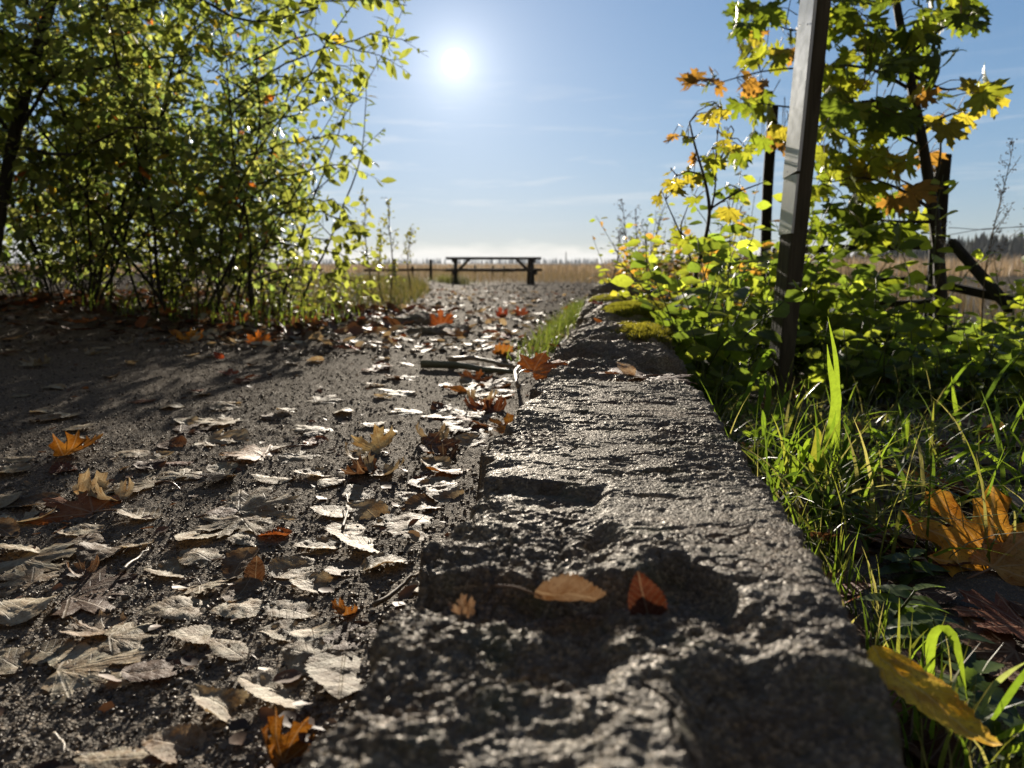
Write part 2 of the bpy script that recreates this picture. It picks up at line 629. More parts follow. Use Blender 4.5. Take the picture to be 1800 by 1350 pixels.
def mat_wood(name, dark, light, rough=0.75, axis=2, spec=0.3):
    m, t = material(name)
    p = objpos(t)
    sc = [60.0, 60.0, 60.0]
    sc[axis] = 4.0
    mp = t.n('ShaderNodeMapping', None, Vector=p, Scale=tuple(sc))
    g = t.noise(mp.outputs[0], 1.0, 5.0, 0.65, 0.6)
    big = t.noise(p, 5.0, 3.0)
    c = t.mix(t.maprange(g, 0.3, 0.7), dark, light)
    c = t.mix(t.math('MULTIPLY', t.maprange(big, 0.45, 0.7), 0.5), c, t.mix(0.5, dark, (0.05, 0.06, 0.03)))
    b = bump(t, g, 0.6, 0.003)
    bs = t.n('ShaderNodeBsdfPrincipled', None, Base_Color=c, Roughness=rough, Normal=b)
    bs.inputs['Specular IOR Level'].default_value = spec
    finish(t, bs)
    return m


def mat_plain(name, c, rough=0.6, metal=0.0, var=0.3, scale=60.0, spec=0.4, bmp=0.0):
    m, t = material(name)
    p = objpos(t)
    n = t.noise(p, scale, 4.0, 0.6)
    c2 = t.mix(var, c, t.mix(1.0, c, t.ramp(n, [(0.3, (0.4, 0.4, 0.4)), (0.7, (2.3, 2.25, 1.9))]), 'MULTIPLY'))
    bs = t.n('ShaderNodeBsdfPrincipled', None, Base_Color=c2, Roughness=t.maprange(n, 0.3, 0.7, rough * 0.85, rough * 1.15), Metallic=metal)
    if bmp:
        t.put(bs.inputs['Normal'], bump(t, n, 0.5, bmp))
    bs.inputs['Specular IOR Level'].default_value = spec
    finish(t, bs)
    return m


def mat_attr(name, rough=0.8, spec=0.2):
    m, t = material(name)
    bs = t.n('ShaderNodeBsdfPrincipled', None, Base_Color=colattr(t), Roughness=rough)
    bs.inputs['Specular IOR Level'].default_value = spec
    finish(t, bs)
    return m


M_STONE = mat_stone()
M_PATH = mat_soil('gritty_path', (0.082, 0.062, 0.043), (0.172, 0.136, 0.098), 0.17)
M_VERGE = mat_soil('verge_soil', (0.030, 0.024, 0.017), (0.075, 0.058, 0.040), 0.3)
M_FIELD = mat_soil('field_ground', (0.12, 0.098, 0.07), (0.17, 0.14, 0.10), 0.1, (0.12, 0.105, 0.065))
M_GRAIN = mat_grain('grit', 0.42, 0.034)
M_LEAF = mat_live('green_leaf', 0.63, (2.65, 2.6, 1.3))
M_HEDGE = mat_live('hedge_leaf', 0.62, (2.15, 2.3, 1.35), 0.42, 0.4)
M_MAPLELIVE = mat_live('maple_leaf_on_tree', 0.62, (1.75, 1.65, 0.9), 0.45, 0.3, 60.0)
M_GRASS = mat_live('grass_blade', 0.5, (1.55, 1.55, 0.8), 0.4, 0.35, 200.0)
M_REED = mat_live('dry_reed', 0.35, (1.3, 1.15, 0.9), 0.6, 0.25, 30.0)
M_MOSS = mat_live('moss', 0.45, (1.4, 1.45, 0.8), 0.7, 0.2, 300.0)
M_FMAPLE = mat_fallen('fallen_maple_leaf', True)
M_FOVATE = mat_fallen('fallen_round_leaf', False)
M_LITTER = mat_live('leaf_litter', 0.25, (1.3, 1.0, 0.7), 0.6, 0.2, 80.0)
M_BARK = mat_wood('dark_bark', (0.018, 0.014, 0.011), (0.055, 0.043, 0.032), 0.8)
M_STEM = mat_plain('green_stem', (0.06, 0.07, 0.02), 0.5)
M_DRYSTEM = mat_plain('dry_stem', (0.10, 0.07, 0.04), 0.7)
M_OLDWOOD = mat_wood('weathered_post_wood', (0.045, 0.036, 0.024), (0.12, 0.10, 0.068), 0.8, 2, 0.12)
M_FENCE = mat_wood('dark_fence_wood', (0.014, 0.011, 0.008), (0.038, 0.031, 0.024), 0.85, 2, 0.1)
M_TABLE = mat_wood('table_wood', (0.022, 0.018, 0.014), (0.06, 0.05, 0.04), 0.8, 0)
M_STEEL = mat_plain('galvanised_steel', (0.50, 0.51, 0.52), 0.55, 1.0, 0.15, 25.0)
M_WIRE = mat_plain('wire', (0.20, 0.19, 0.18), 0.45, 0.9)
M_WOOD_FAR = mat_attr('far_conifers', 0.9, 0.1)
M_STALK = mat_plain('leaf_stalk', (0.16, 0.09, 0.05), 0.5)

# ----------------------------------------------------------------- ground
def sheet(us, vs, hfun, kind_u):
    """grid with u = kind_u * (v + .5) * t , t from us"""
    T, V = np.meshgrid(us, vs)
    U = kind_u * (V + 0.5) * T
    x, y = uv2xy(U.ravel(), V.ravel())
    z = hfun(x, y, np.repeat(np.gradient(vs), len(us)))
    n = len(us)
    i = (np.arange(len(vs) - 1) * n)[:, None]
    j = np.arange(n - 1)[None, :]
    q = np.stack([i + j, i + j + 1, i + n + j + 1, i + n + j], -1).reshape(-1, 4)
    if kind_u < 0:
        q = q[:, ::-1]
    mb = MB()
    mb.add(np.stack([x, y, z], 1), None, q)
    return mb


def path_h(x, y, step=None):
    x, y = np.atleast_1d(np.asarray(x, float)), np.atleast_1d(np.asarray(y, float))
    s = np.zeros_like(x) if step is None else step
    z = base_z(x, y)
    z = z + 0.012 * fbm(xy3(x, y, 1.6), 3, seed=3)
    z = z + 0.0055 * fbm(xy3(x, y, 9.0), 3, seed=4)
    z = z + 0.0030 * fbm(xy3(x, y, 60.0), 4, 0.65, seed=5) * (1 - smooth(s, 0.02, 0.08))
    g = (1 - smooth(s, 0.008, 0.03))
    z = z + g * (0.0030 * np.maximum(cells(x, y, 0.0070, 1), 0) * smooth(fbm(xy3(x, y, 25.0), 2, seed=6), -0.4, 0.1)
                 + 0.006 * np.maximum(cells(x, y, 0.022, 5) - 0.42, 0))
    u, v = xy2uv(x, y)
    # litter and soil banked against the stone edging; the hedge bank on the left
    z = z + 0.020 * smooth(u, -0.30, -0.12) * (1 - smooth(v, 5, 8))
    z = z + 0.10 * smooth(-x, 1.1 + 0.25 * fbm(xy3(x, y, 1.3), 2, seed=8), 2.4) * smooth(y, 2.6, 3.8)
    return z


def verge_h(x, y, step=None):
    x, y = np.atleast_1d(np.asarray(x, float)), np.atleast_1d(np.asarray(y, float))
    z = base_z(x, y) - 0.02 - 0.05 * smooth(y, 1.0, 2.2)
    z = z + 0.02 * fbm(xy3(x, y, 2.5), 3, seed=13)
    z = z + 0.010 * fbm(xy3(x, y, 18.0), 4, 0.6, seed=14)
    return z


rows = np.concatenate([[-1.5, -0.9, -0.5, -0.2, 0.0, 0.08], np.exp(np.arange(math.log(0.13), math.log(46.0), 0.0066)), [46.0]])
tcols = np.concatenate([[0.0], np.linspace(0.004, 1.02, 430), [1.1, 1.25, 1.5, 2.0, 3.0]])
rows = np.where(rows < -0.45, np.linspace(-0.46, -0.45, len(rows)), rows)
rows = np.unique(rows)
o = sheet(tcols, rows, path_h, -1).build('path', M_PATH)
tag(o, 'gritty brown footpath strewn with fallen leaves', 'path', kind='structure')
rows2 = np.concatenate([[-0.46, -0.2, 0.0], np.exp(np.arange(math.log(0.13), math.log(46.0), 0.016)), [46.0]])
t2 = np.concatenate([[0.0], np.linspace(0.01, 1.3, 150), [1.5, 2.0, 3.0]])
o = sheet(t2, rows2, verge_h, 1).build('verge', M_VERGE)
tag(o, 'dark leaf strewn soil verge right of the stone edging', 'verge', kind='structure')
mb = MB()
gx = np.concatenate([-np.geomspace(2600, 40, 14), np.linspace(-30, 30, 7), np.geomspace(40, 2600, 14)])
gy = np.concatenate([-np.geomspace(300, 10, 6), np.linspace(0, 44, 6), np.geomspace(60, 2600, 18)])
X, Y = np.meshgrid(gx, gy)
n = len(gx)
i = (np.arange(len(gy) - 1) * n)[:, None]
j = np.arange(n - 1)[None, :]
mb.add(np.stack([X.ravel(), Y.ravel(), np.full(X.size, -0.43)], 1), None, np.stack([i + j, i + j + 1, i + n + j + 1, i + n + j], -1).reshape(-1, 4))
tag(mb.build('ground', M_FIELD), 'flat dry autumn field reaching the horizon', 'ground', kind='structure')

# ----------------------------------------------------------------- stone edging
TOP = 0.13


def near_stone_h(u, v):
    """height of the long block's surface in its own coordinates"""
    p = xy3(u, v)
    z = TOP + 0.004 * fbm(p * 7, 2, seed=21)
    # ledge: the near left part has broken away below a ragged step that faces the camera
    vl = 0.425 + 0.025 * fbm(xy3(u, v * 0, 22.0), 3, seed=31) - 0.05 * smooth(u, 0.03, 0.10)
    vl = vl + 0.007 * fbm(xy3(u, v, 75.0), 3, 0.6, seed=54)
    step = 1 - smooth(v, vl - 0.014, vl + 0.003)
    left = 1 - smooth(u + 0.012 * fbm(xy3(u, v, 40.0), 2, seed=32), 0.055, 0.085)
    drop = step * left
    lump = 0.5 + 0.5 * fbm(p * 20, 3, 0.55, seed=33)
    rise = smooth(vl - v, 0.012, 0.075)
    z = z - drop * (0.0175 - 0.013 * rise * lump - 0.002 * rise)
    # lower terrace on the left, half way along
    vt = 0.60 + 0.03 * fbm(xy3(u, v * 0, 30.0), 2, seed=35)
    terr = (1 - smooth(v, vt - 0.012, vt)) * (1 - smooth(u + 0.01 * fbm(p * 45, 2, seed=36), -0.015, 0.005))
    z = z - 0.008 * terr
    # small hole where the layers meet
    z = z - 0.016 * np.exp(-(((u + 0.005) / 0.010) ** 2 + ((v - 0.475) / 0.012) ** 2))
    # long shallow hollow in the far part
    z = z - 0.005 * np.exp(-(((u + 0.045) / 0.035) ** 2 + ((v - 0.80) / 0.03) ** 2))
    # broken near end, sloping to the camera on the right
    end = 0.335 - 0.05 * smooth(u, 0.05, -0.06) + 0.012 * fbm(xy3(u, v * 0, 18.0), 3, seed=38)
    facet = smooth(u - 0.25 * (0.30 - v), 0.018, 0.045)
    z = z - facet * np.maximum(end - v, 0) * 0.62
    # grain: small ridges across the light, pits, grit
    amp = 0.85 + 0.55 * np.maximum(drop, 0.5 * terr)
    wq = p + 0.006 * np.stack([fbm(p * 60, 2, seed=46), fbm(p * 60, 2, seed=47), 0 * u], 1)
    fac = 1 - 0.25 * facet * smooth(end - v, -0.01, 0.01)
    worn = 0.25 + 1.15 * smooth(fbm(p * 11, 4, 0.55, seed=55), -0.22, 0.25)
    h0 = 0.0045 * fbm(wq * np.array([20.0, 40.0, 1]), 5, 0.58, seed=40) + 0.0010 * fbm(xy3(u, v, 160.0), 2, seed=56)
    qs = 0.0011
    fr = h0 / qs - np.floor(h0 / qs)
    chips = qs * (np.floor(h0 / qs) + smooth(fr, 0.42, 0.62))
    crack = np.abs(fbm(wq * np.array([16.0, 9.0, 1]), 3, 0.55, seed=57))
    z = z + fac * amp * (chips * (0.45 + 0.6 * worn) + 0.0028 * fbm(p * 8, 2, seed=59) + worn * 0.0017 * fbm(xy3(u, v, 170.0, 260.0), 4, 0.75, seed=42) - 0.003 * (1 - smooth(crack, 0.0, 0.022)) * smooth(fbm(p * 9, 2, seed=58), -0.05, 0.2))
    pits = np.maximum(fbm(wq * np.array([28.0, 64.0, 1]), 5, 0.68, seed=43) - 0.20, 0)
    z = z - fac * 0.011 * pits
    z = z + fac * amp * 0.0010 * np.maximum(cells(wq[:, 0], wq[:, 1], 0.0075, 44), 0) * smooth(fbm(p * 28, 2, seed=45), -0.1, 0.15)
    return z


def near_stone():
    vs = np.concatenate([np.arange(0.10, 0.7, 0.0013), np.geomspace(0.7, 1.175, 260)])
    us = np.arange(-0.16, 0.1601, 0.00125)
    U, V = np.meshgrid(us, vs)
    u, v = U.ravel(), V.ravel()
    z = near_stone_h(u, v)
    uL = -0.108 + 0.020 * fbm(xy3(v * 0, v, 13.0), 3, 0.5, seed=50) - 0.009 * smooth(v, 0.40, 0.34)
    uR = 0.122 + 0.008 * fbm(xy3(v * 0, v, 14.0), 4, 0.6, seed=51)
    vF = 1.135 + 0.02 * fbm(xy3(u, u * 0, 16.0), 3, seed=52) - 0.10 * smooth(np.abs(u), 0.08, 0.14)
    wob = 0.016 * fbm(np.stack([u * 60, v * 60, z * 60], 1), 3, seed=53)
    over = np.maximum.reduce([(uL - u), (u - uR), (v - vF)]) + 0.012 + wob * 0.5
    z = z - np.where(over > 0, np.minimum(over * over * 26 + np.maximum(over - 0.010, 0) * 16, 0.24), 0)
    z = np.maximum(z, -0.06)
    sidef = smooth(over, 0.004, 0.02)
    q3 = np.stack([u, v, z], 1)
    u = u + sidef * np.sign(u) * (0.012 * fbm(q3 * 28, 3, 0.55, seed=71) + 0.006 * fbm(q3 * np.array([60, 60, 140]), 3, 0.6, seed=72))
    v = v + sidef * 0.006 * fbm(q3 * 50, 2, seed=73)
    x, y = uv2xy(u, v)
    n = len(us)
    i = (np.arange(len(vs) - 1) * n)[:, None]
    j = np.arange(n - 1)[None, :]
    q = np.stack([i + j, i + j + 1, i + n + j + 1, i + n + j], -1).reshape(-1, 4)
    mb = MB()
    top = np.stack([x, y, z], 1)
    mb.add(top, None, q)
    # skirt and underside
    b = np.concatenate([np.arange(n), np.arange(1, len(vs)) * n + n - 1, (len(vs) - 1) * n + np.arange(n - 2, -1, -1), np.arange(len(vs) - 2, 0, -1) * n])
    low = top[b].copy()
    low[:, 2] = -0.09
    m = len(b)
    k = np.arange(m)
    mb.add(np.concatenate([top[b], low, low.mean(0)[None]]), np.stack([np.full(m, 2 * m), m + (k + 1) % m, m + k], 1),
           np.stack([k + m, (k + 1) % m + m, (k + 1) % m, k], 1))
    return mb


root_loc = (*uv2xy(0.0, 0.65), 0.0)
o = near_stone().build('kerb_stone', M_STONE, loc=root_loc)
tag(o, 'long rough granite block filling the foreground, broken at its near left end', 'stone', 'stones of the path edging')


def block(u, v, hu, hv, z0, z1, seed, strata=0.016, power=3.4, n=46, tilt=0.0):
    """rounded rough block with layered sides"""
    mb = MB()
    g = np.linspace(-1, 1, n)
    A, B = np.meshgrid(g, g)
    a, b = A.ravel(), B.ravel()
    one = np.ones_like(a)
    i = (np.arange(n - 1) * n)[:, None]
    j = np.arange(n - 1)[None, :]
    q = np.stack([i + j, i + j + 1, i + n + j + 1, i + n + j], -1).reshape(-1, 4)
    half = np.array([hu, hv, (z1 - z0) / 2])
    c = np.array([u, v, (z0 + z1) / 2])
    for f in (np.stack([a, b, one], 1), np.stack([a, -b, -one], 1), np.stack([one, a, b], 1), np.stack([-one, -a, b], 1),
              np.stack([-a, one, b], 1), np.stack([a, -one, b], 1)):
        r = (np.abs(f) ** power).sum(1) ** (1 / power)
        d = f / r[:, None]
        w_ = d * half
        nrm = unit(np.sign(d) * np.abs(d) ** (power - 1) / half)
        p = w_ + c
        disp = 0.030 * fbm(p * 10, 4, 0.55, seed=seed) + 0.010 * fbm(p * np.array([14, 14, 95]), 3, 0.6, seed=seed + 1) * (1 - 0.5 * np.abs(nrm[:, 2]))
        disp = disp + strata * fbm(p * np.array([8, 8, 60]), 2, seed=seed + 2) * (1 - np.abs(nrm[:, 2]))
        disp = disp + 0.0085 * fbm(p * np.array([32, 60, 80]), 4, 0.65, seed=seed + 3)
        disp = disp + 0.003 * fbm(p * 170, 3, 0.65, seed=seed + 4)
        p = p + nrm * disp[:, None]
        x, y = uv2xy(p[:, 0], p[:, 1])
        mb.add(np.stack([x, y, p[:, 2] + tilt * (p[:, 1] - v)], 1), None, q)
    return mb


STONES = [
    # u, v, half u, half v, bottom, top, seed, label
    (0.000, 1.36, 0.140, 0.19, -0.06, 0.112, 101, 'low layered stone with an orange maple leaf on it, right behind the long block'),
    (0.012, 1.66, 0.142, 0.19, -0.06, 0.128, 111, 'jagged dark layered stone in the edging, in front of the moss capped ones'),
    (0.010, 2.04, 0.138, 0.27, -0.08, 0.138, 121, 'flat stone with thin yellowish moss on top and grass along its left side'),
    (0.045, 2.55, 0.155, 0.29, -0.08, 0.155, 131, 'overhanging stone capped with a thick bright green moss cushion'),
    (0.010, 3.20, 0.150, 0.40, -0.08, 0.160, 141, 'grey stone behind the thick moss cushion, littered with leaves'),
    (0.030, 4.00, 0.170, 0.34, -0.10, 0.205, 151, 'dark rounded stone, farthest of the edging before the grass'),
]
stone_objs = []
for (u, v, hu, hv, z0, z1, sd, lab) in STONES:
    loc = (*uv2xy(u, v), z0)
    o = block(u, v, hu, hv, z0, z1, sd, n=110 if v < 2.2 else 70).build('kerb_stone', M_STONE, loc=loc)
    tag(o, lab, 'stone', 'stones of the path edging')
    stone_objs.append(o)


def moss_on(stone, u, v, hu, hv, ztop, thick, n, seed, yellow=0.5):
    rg = np.random.default_rng(seed)
    mb = MB()
    g = np.linspace(-1, 1, 40)
    A, B = np.meshgrid(g, g)
    a, b = A.ravel(), B.ravel()
    r = np.sqrt(a * a + b * b) * (1 + 0.25 * fbm(xy3(a, b, 2.2), 3, seed=seed))
    prof = np.sqrt(np.clip(1 - r ** 2.6, 0, 1))
    x, y = uv2xy(u + a * hu, v + b * hv)
    z = ztop - 0.02 + (thick + 0.02) * prof + 0.006 * fbm(xy3(x, y, 60.0), 3, seed=seed + 1) * (prof > 0)
    nn = len(g)
    i = (np.arange(nn - 1) * nn)[:, None]
    j = np.arange(nn - 1)[None, :]
    q = np.stack([i + j, i + j + 1, i + nn + j + 1, i + nn + j], -1).reshape(-1, 4)
    keep = (prof[q] > 0).any(1)
    c = np.stack([0.10 + 0.05 * yellow + 0 * a, 0.13 + 0 * a, 0.022 + 0 * a], 1) * (0.8 + 0.4 * R.random((len(a), 1)))
    mb.add(np.stack([x, y, z], 1), None, q[keep], c)
    # fuzz
    k = rg.integers(0, len(a), n)
    k = k[prof[k] > 0.02]
    P = np.stack([x[k], y[k], z[k]], 1) + rg.normal(0, 0.003, (len(k), 3)) * np.array([1, 1, 0.2])
    D = unit(np.stack([a[k] * 0.6, b[k] * 0.6, 0.9 * prof[k] + 0.1], 1) + rg.normal(0, 0.35, (len(k), 3)))
    D = np.stack([D[:, 0] * KN[0] + D[:, 1] * KD[0], D[:, 0] * KN[1] + D[:, 1] * KD[1], D[:, 2]], 1)
    S = unit(np.cross(D, rg.normal(0, 1, (len(k), 3))))
    tv = np.array([[-0.12, 0, 0], [0.12, 0, 0], [0, 1, 0]])
    cc = np.array([0.14 + 0.06 * yellow, 0.17, 0.03]) * (0.6 + 0.9 * rg.random((len(k), 1)))
    mb.stamp(tv, [[0, 1, 2]], None, P, S, D, np.cross(S, D), 0.006 + 0.006 * rg.random(len(k)), cc)
    o = mb.build('moss', M_MOSS)
    mw = list(stone.location)
    o.parent = stone
    o.location = (-mw[0], -mw[1], -mw[2])
    return o


moss_on(stone_objs[3], 0.085, 2.52, 0.135, 0.20, 0.158, 0.013, 22000, 61, 0.7)
moss_on(stone_objs[2], 0.055, 1.98, 0.085, 0.16, 0.137, 0.004, 7000, 62, 0.9)
moss_on(stone_objs[4], -0.02, 3.10, 0.08, 0.15, 0.165, 0.004, 4000, 63, 0.7)


def stone_top(u, v):
    """rough height of the edging at (u, v)"""
    if v < 1.12:
        return float(near_stone_h(np.array([u]), np.array([v]))[0])
    best = 0.0
    for (su, sv, hu, hv, z0, z1, sd, lab) in STONES:
        if abs(u - su) < hu and abs(v - sv) < hv:
            best = max(best, z1)
    return best


# two flat slabs lying in the path
def slab(px, py, w_px, d, zt, seed, label):
    p = onz(px, py, zt)
    u, v = xy2uv(p[0], p[1])
    hu = w_px / F_PX * p[1] / 2
    o = block(u, v, hu, d, -0.05, zt, seed, 0.004, 3.2, 40).build('flat_rock', M_STONE, loc=(p[0], p[1], 0.0))
    tag(o, label, 'rock', 'flat rocks in the path')


slab(742, 553, 95, 0.16, 0.034, 201, 'pale flat rock sunk in the path, farther of the two')
slab(772, 571, 100, 0.12, 0.036, 211, 'flat rock with a dark front edge, nearer of the two, beside orange leaves')

# loose grit: near grains and, farther off, glinting pebbles
def icos(n=0):
    t = (1 + 5 ** 0.5) / 2
    v = np.array([[-1, t, 0], [1, t, 0], [-1, -t, 0], [1, -t, 0], [0, -1, t], [0, 1, t], [0, -1, -t], [0, 1, -t], [t, 0, -1], [t, 0, 1], [-t, 0, -1], [-t, 0, 1]], float)
    f = np.array([[0, 11, 5], [0, 5, 1], [0, 1, 7], [0, 7, 10], [0, 10, 11], [1, 5, 9], [5, 11, 4], [11, 10, 2], [10, 7, 6], [7, 1, 8],
                  [3, 9, 4], [3, 4, 2], [3, 2, 6], [3, 6, 8], [3, 8, 9], [4, 9, 5], [2, 4, 11], [6, 2, 10], [8, 6, 7], [9, 8, 1]])
    return unit(v), f


IV, IF = icos()


def grit(name, n, vmin, vmax, smin, smax, seed, label, cols):
    rg = np.random.default_rng(seed)
    v = np.exp(rg.uniform(math.log(vmin), math.log(vmax), n))
    u = -0.10 - (v + 0.4) * rg.random(n) * 0.95
    x, y = uv2xy(u, v)
    z = path_h(x, y)
    s = (smin + (smax - smin) * rg.random(n) ** 3) * (0.5 + 0.5 * np.minimum(v / 0.6, 1)) * (1 + 0.08 * np.minimum(v, 20))
    Xa = unit(rg.normal(0, 1, (n, 3)))
    Ya = unit(np.cross(Xa, rg.normal(0, 1, (n, 3))))
    Za = np.cross(Xa, Ya)
    sc = rg.uniform(0.6, 1.2, (n, 3))
    c = np.asarray(cols)[rg.integers(0, len(cols), n)] * rg.uniform(0.6, 1.35, (n, 1))
    mb = MB()
    mb.stamp(IV * (1 + 0.25 * (np.arange(12) % 3 - 1))[:, None], IF, None, np.stack([x, y, z + s * 0.25], 1), Xa * sc[:, :1], Ya * sc[:, 1:2], Za * sc[:, 2:], s, c)
    o = mb.build(name, M_GRAIN, None, True)
    tag(o, label, 'grit', kind='stuff')


GCOL = [(0.085, 0.064, 0.046), (0.12, 0.095, 0.07), (0.17, 0.14, 0.11), (0.06, 0.043, 0.03), (0.10, 0.075, 0.05), (0.24, 0.20, 0.15)]
grit('loose_grit', 60000, 0.16, 3.2, 0.0007, 0.0030, 71, 'loose coarse grit on the near footpath', GCOL)
grit('gravel', 7000, 2.4, 26.0, 0.004, 0.012, 72, 'glinting pebbles on the farther footpath', GCOL)

# ----------------------------------------------------------------- fallen leaves
MAPLE_HALF = np.array([(0, 1.0), (.035, .90), (.075, .84), (.175, .80), (.135, .66), (.115, .52), (.165, .455), (.27, .54), (.335, .665), (.42, .605), (.62, .72),
                       (.585, .565), (.70, .485), (.56, .385), (.45, .27), (.56, .235), (.79, .205), (.635, .085), (.60, -.055), (.43, -.03), (.30, -.13), (.15, -.10), (.03, -.02)])


def maple_outline(sub=1, rg=None):
    h = MAPLE_HALF.copy()
    if rg is not None:
        h = h * (1 + rg.normal(0, 0.035, h.shape))
        h[0, 0] = 0
    left = h[1:][::-1] * np.array([-1, 1])
    if rg is not None:
        left = left * (1 + rg.normal(0, 0.03, left.shape))
    o = np.concatenate([h, left])
    for _ in range(sub):
        nx = np.roll(o, -1, 0)
        o = np.stack([o, (o + nx) / 2], 1).reshape(-1, 2)
    return o


def bend(v, kx, ky, y0=0.4):
    """roll a flat leaf about both axes"""
    v = v.copy()
    if abs(kx) > 1e-3:
        x, z = v[:, 0].copy(), v[:, 2].copy()
        a = x * kx
        v[:, 0] = (1 / kx - z) * np.sin(a)
        v[:, 2] = 1 / kx - (1 / kx - z) * np.cos(a)
    if abs(ky) > 1e-3:
        y, z = v[:, 1] - y0, v[:, 2].copy()
        a = y * ky
        v[:, 1] = y0 + (1 / ky - z) * np.sin(a)
        v[:, 2] = 1 / ky - (1 / ky - z) * np.cos(a)
    return v


def maple_mesh(seed, kx, ky, crinkle, sub=2, rings=9, fold=0.10):
    rg = np.random.default_rng(seed)
    o = maple_outline(sub, rg)
    n = len(o)
    fr = np.linspace(0, 1, rings + 1)[1:]
    v2 = np.concatenate([[[0, 0]], (o[None] * fr[:, None, None]).reshape(-1, 2)])
    x, y = v2[:, 0], v2[:, 1]
    d = np.abs(x)
    for a in (41, 76):
        d = np.minimum(d, np.abs(np.abs(x) * cos(radians(a)) - y * sin(radians(a))))
    r = np.hypot(x, y)
    z = -fold * d * 1.0 + crinkle * fbm(xy3(x, y, 2.4, z=seed * 3.1), 3, seed=seed) * r * 0.9 + 0.018 * fbm(xy3(x, y, 8.0, z=seed), 3, 0.6, seed=seed + 1)
    z = z + crinkle * 0.6 * fbm(xy3(x, y, 1.2, z=seed * 1.7), 2, seed=seed + 5) * r ** 3 * 2
    v = bend(np.stack([x, y, z], 1), kx, ky)
    tr = [[0, 1 + k, 1 + (k + 1) % n] for k in range(n)]
    tr = [[a, c, b] for a, b, c in tr]
    q = []
    for g in range(rings - 1):
        b0, b1 = 1 + g * n, 1 + (g + 1) * n
        k = np.arange(n)
        q.append(np.stack([b0 + k, b0 + (k + 1) % n, b1 + (k + 1) % n, b1 + k], 1))
    return v, np.array(tr), np.concatenate(q), v2


def ovate_mesh(seed, kx, ky, crinkle, nl=26, nw=11, ratio=0.42, teeth=0.035):
    rg = np.random.default_rng(seed)
    tt = np.linspace(0, 1, nl)
    prof = np.sin(pi * tt ** 0.72) ** 0.75 * (1 - 0.25 * tt)
    prof = prof / prof.max() * ratio
    w_ = np.linspace(-1, 1, nw)
    L, W = np.meshgrid(tt, w_, indexing='ij')
    edge = prof[:, None] * W
    tooth = teeth * ((np.arange(nl) % 2) - 0.5)[:, None] * (np.abs(W) > 0.99) * (prof[:, None] > 0.06)
    x = edge + np.sign(W) * tooth + rg.normal(0, 0.006, L.shape) * (np.abs(W) > 0.99)
    heart = 0.10 * (np.abs(W) ** 1.5) * (1 - smooth(L, 0, 0.25))
    y = L - heart
    x, y = x.ravel(), y.ravel()
    z = 0.10 * np.abs(x) * rg.uniform(-1, 1) + crinkle * fbm(xy3(x, y, 2.5, z=seed * 2.3), 3, seed=seed) + 0.020 * fbm(xy3(x, y, 9.0, z=seed), 3, 0.6, seed=seed + 1)
    z = z - 0.005 * np.cos((y * 6.5 - np.abs(x) * 5) * 2 * pi)
    v = bend(np.stack([x, y, z], 1), kx, ky, 0.5)
    i = (np.arange(nl - 1) * nw)[:, None]
    j = np.arange(nw - 1)[None, :]
    q = np.stack([i + j, i + j + 1, i + nw + j + 1, i + nw + j], -1).reshape(-1, 4)
    return v, None, q, np.stack([x, y], 1)


def stalk_mesh(length, curl, seed):
    rg = np.random.default_rng(seed)
    s = np.linspace(0, 1, 10)
    pts = np.stack([curl * s * s * length, -s * length, 0.12 * length * np.sin(s * pi) + curl * 0.25 * s * length], 1)
    mb = MB()
    mb.tube(pts, np.linspace(0.013, 0.018, 10), 6)
    return mb.mesh('stalk', M_STALK)


LEAFLIB = {}
for k, (kx, ky, cr) in enumerate([(0.12, 0.1, .05), (-0.25, 0.25, .06), (0.5, -0.1, .07), (1.5, 0.4, .11), (0.6, 1.0, .11), (-0.4, -0.25, .06), (0.25, -0.4, .08), (2.4, 0.8, .15)]):
    v, t, q, uv = maple_mesh(300 + k, kx, ky, cr)
    m_ = MB()
    m_.add(v, t, q, None, uv)
    LEAFLIB['maple', k] = (m_.mesh('fallen_maple_leaf', M_FMAPLE), v)
for k, (kx, ky, cr, ra) in enumerate([(0.2, 0.1, .05, .43), (-0.4, 0.15, .06, .40), (0.6, 0.25, .06, .45), (-0.8, -0.35, .06, .38), (0.5, -0.4, .08, .46), (2.2, 0.6, .10, .40), (-0.2, 0.45, .06, .36), (0.1, -0.15, .07, .48), (1.3, -0.8, .10, .42), (-0.5, 0.5, .07, .45)]):
    v, t, q, uv = ovate_mesh(340 + k, kx, ky, cr, ratio=ra)
    m_ = MB()
    m_.add(v, t, q, None, uv)
    LEAFLIB['ovate', k] = (m_.mesh('fallen_round_leaf', M_FOVATE), v)
STALKS = [stalk_mesh(0.75, c, 380 + i) for i, c in enumerate((0.3, -0.4, 0.8, -0.15))]

PALE, CREAM, TAN, ORANGE, RUST, YELLOW, BROWN, RED, DARK = ((0.37, 0.325, 0.225), (0.46, 0.415, 0.30), (0.21, 0.16, 0.105), (0.42, 0.15, 0.03), (0.19, 0.07, 0.03),
                                                      (0.62, 0.36, 0.035), (0.12, 0.065, 0.035), (0.34, 0.05, 0.02), (0.06, 0.035, 0.022))


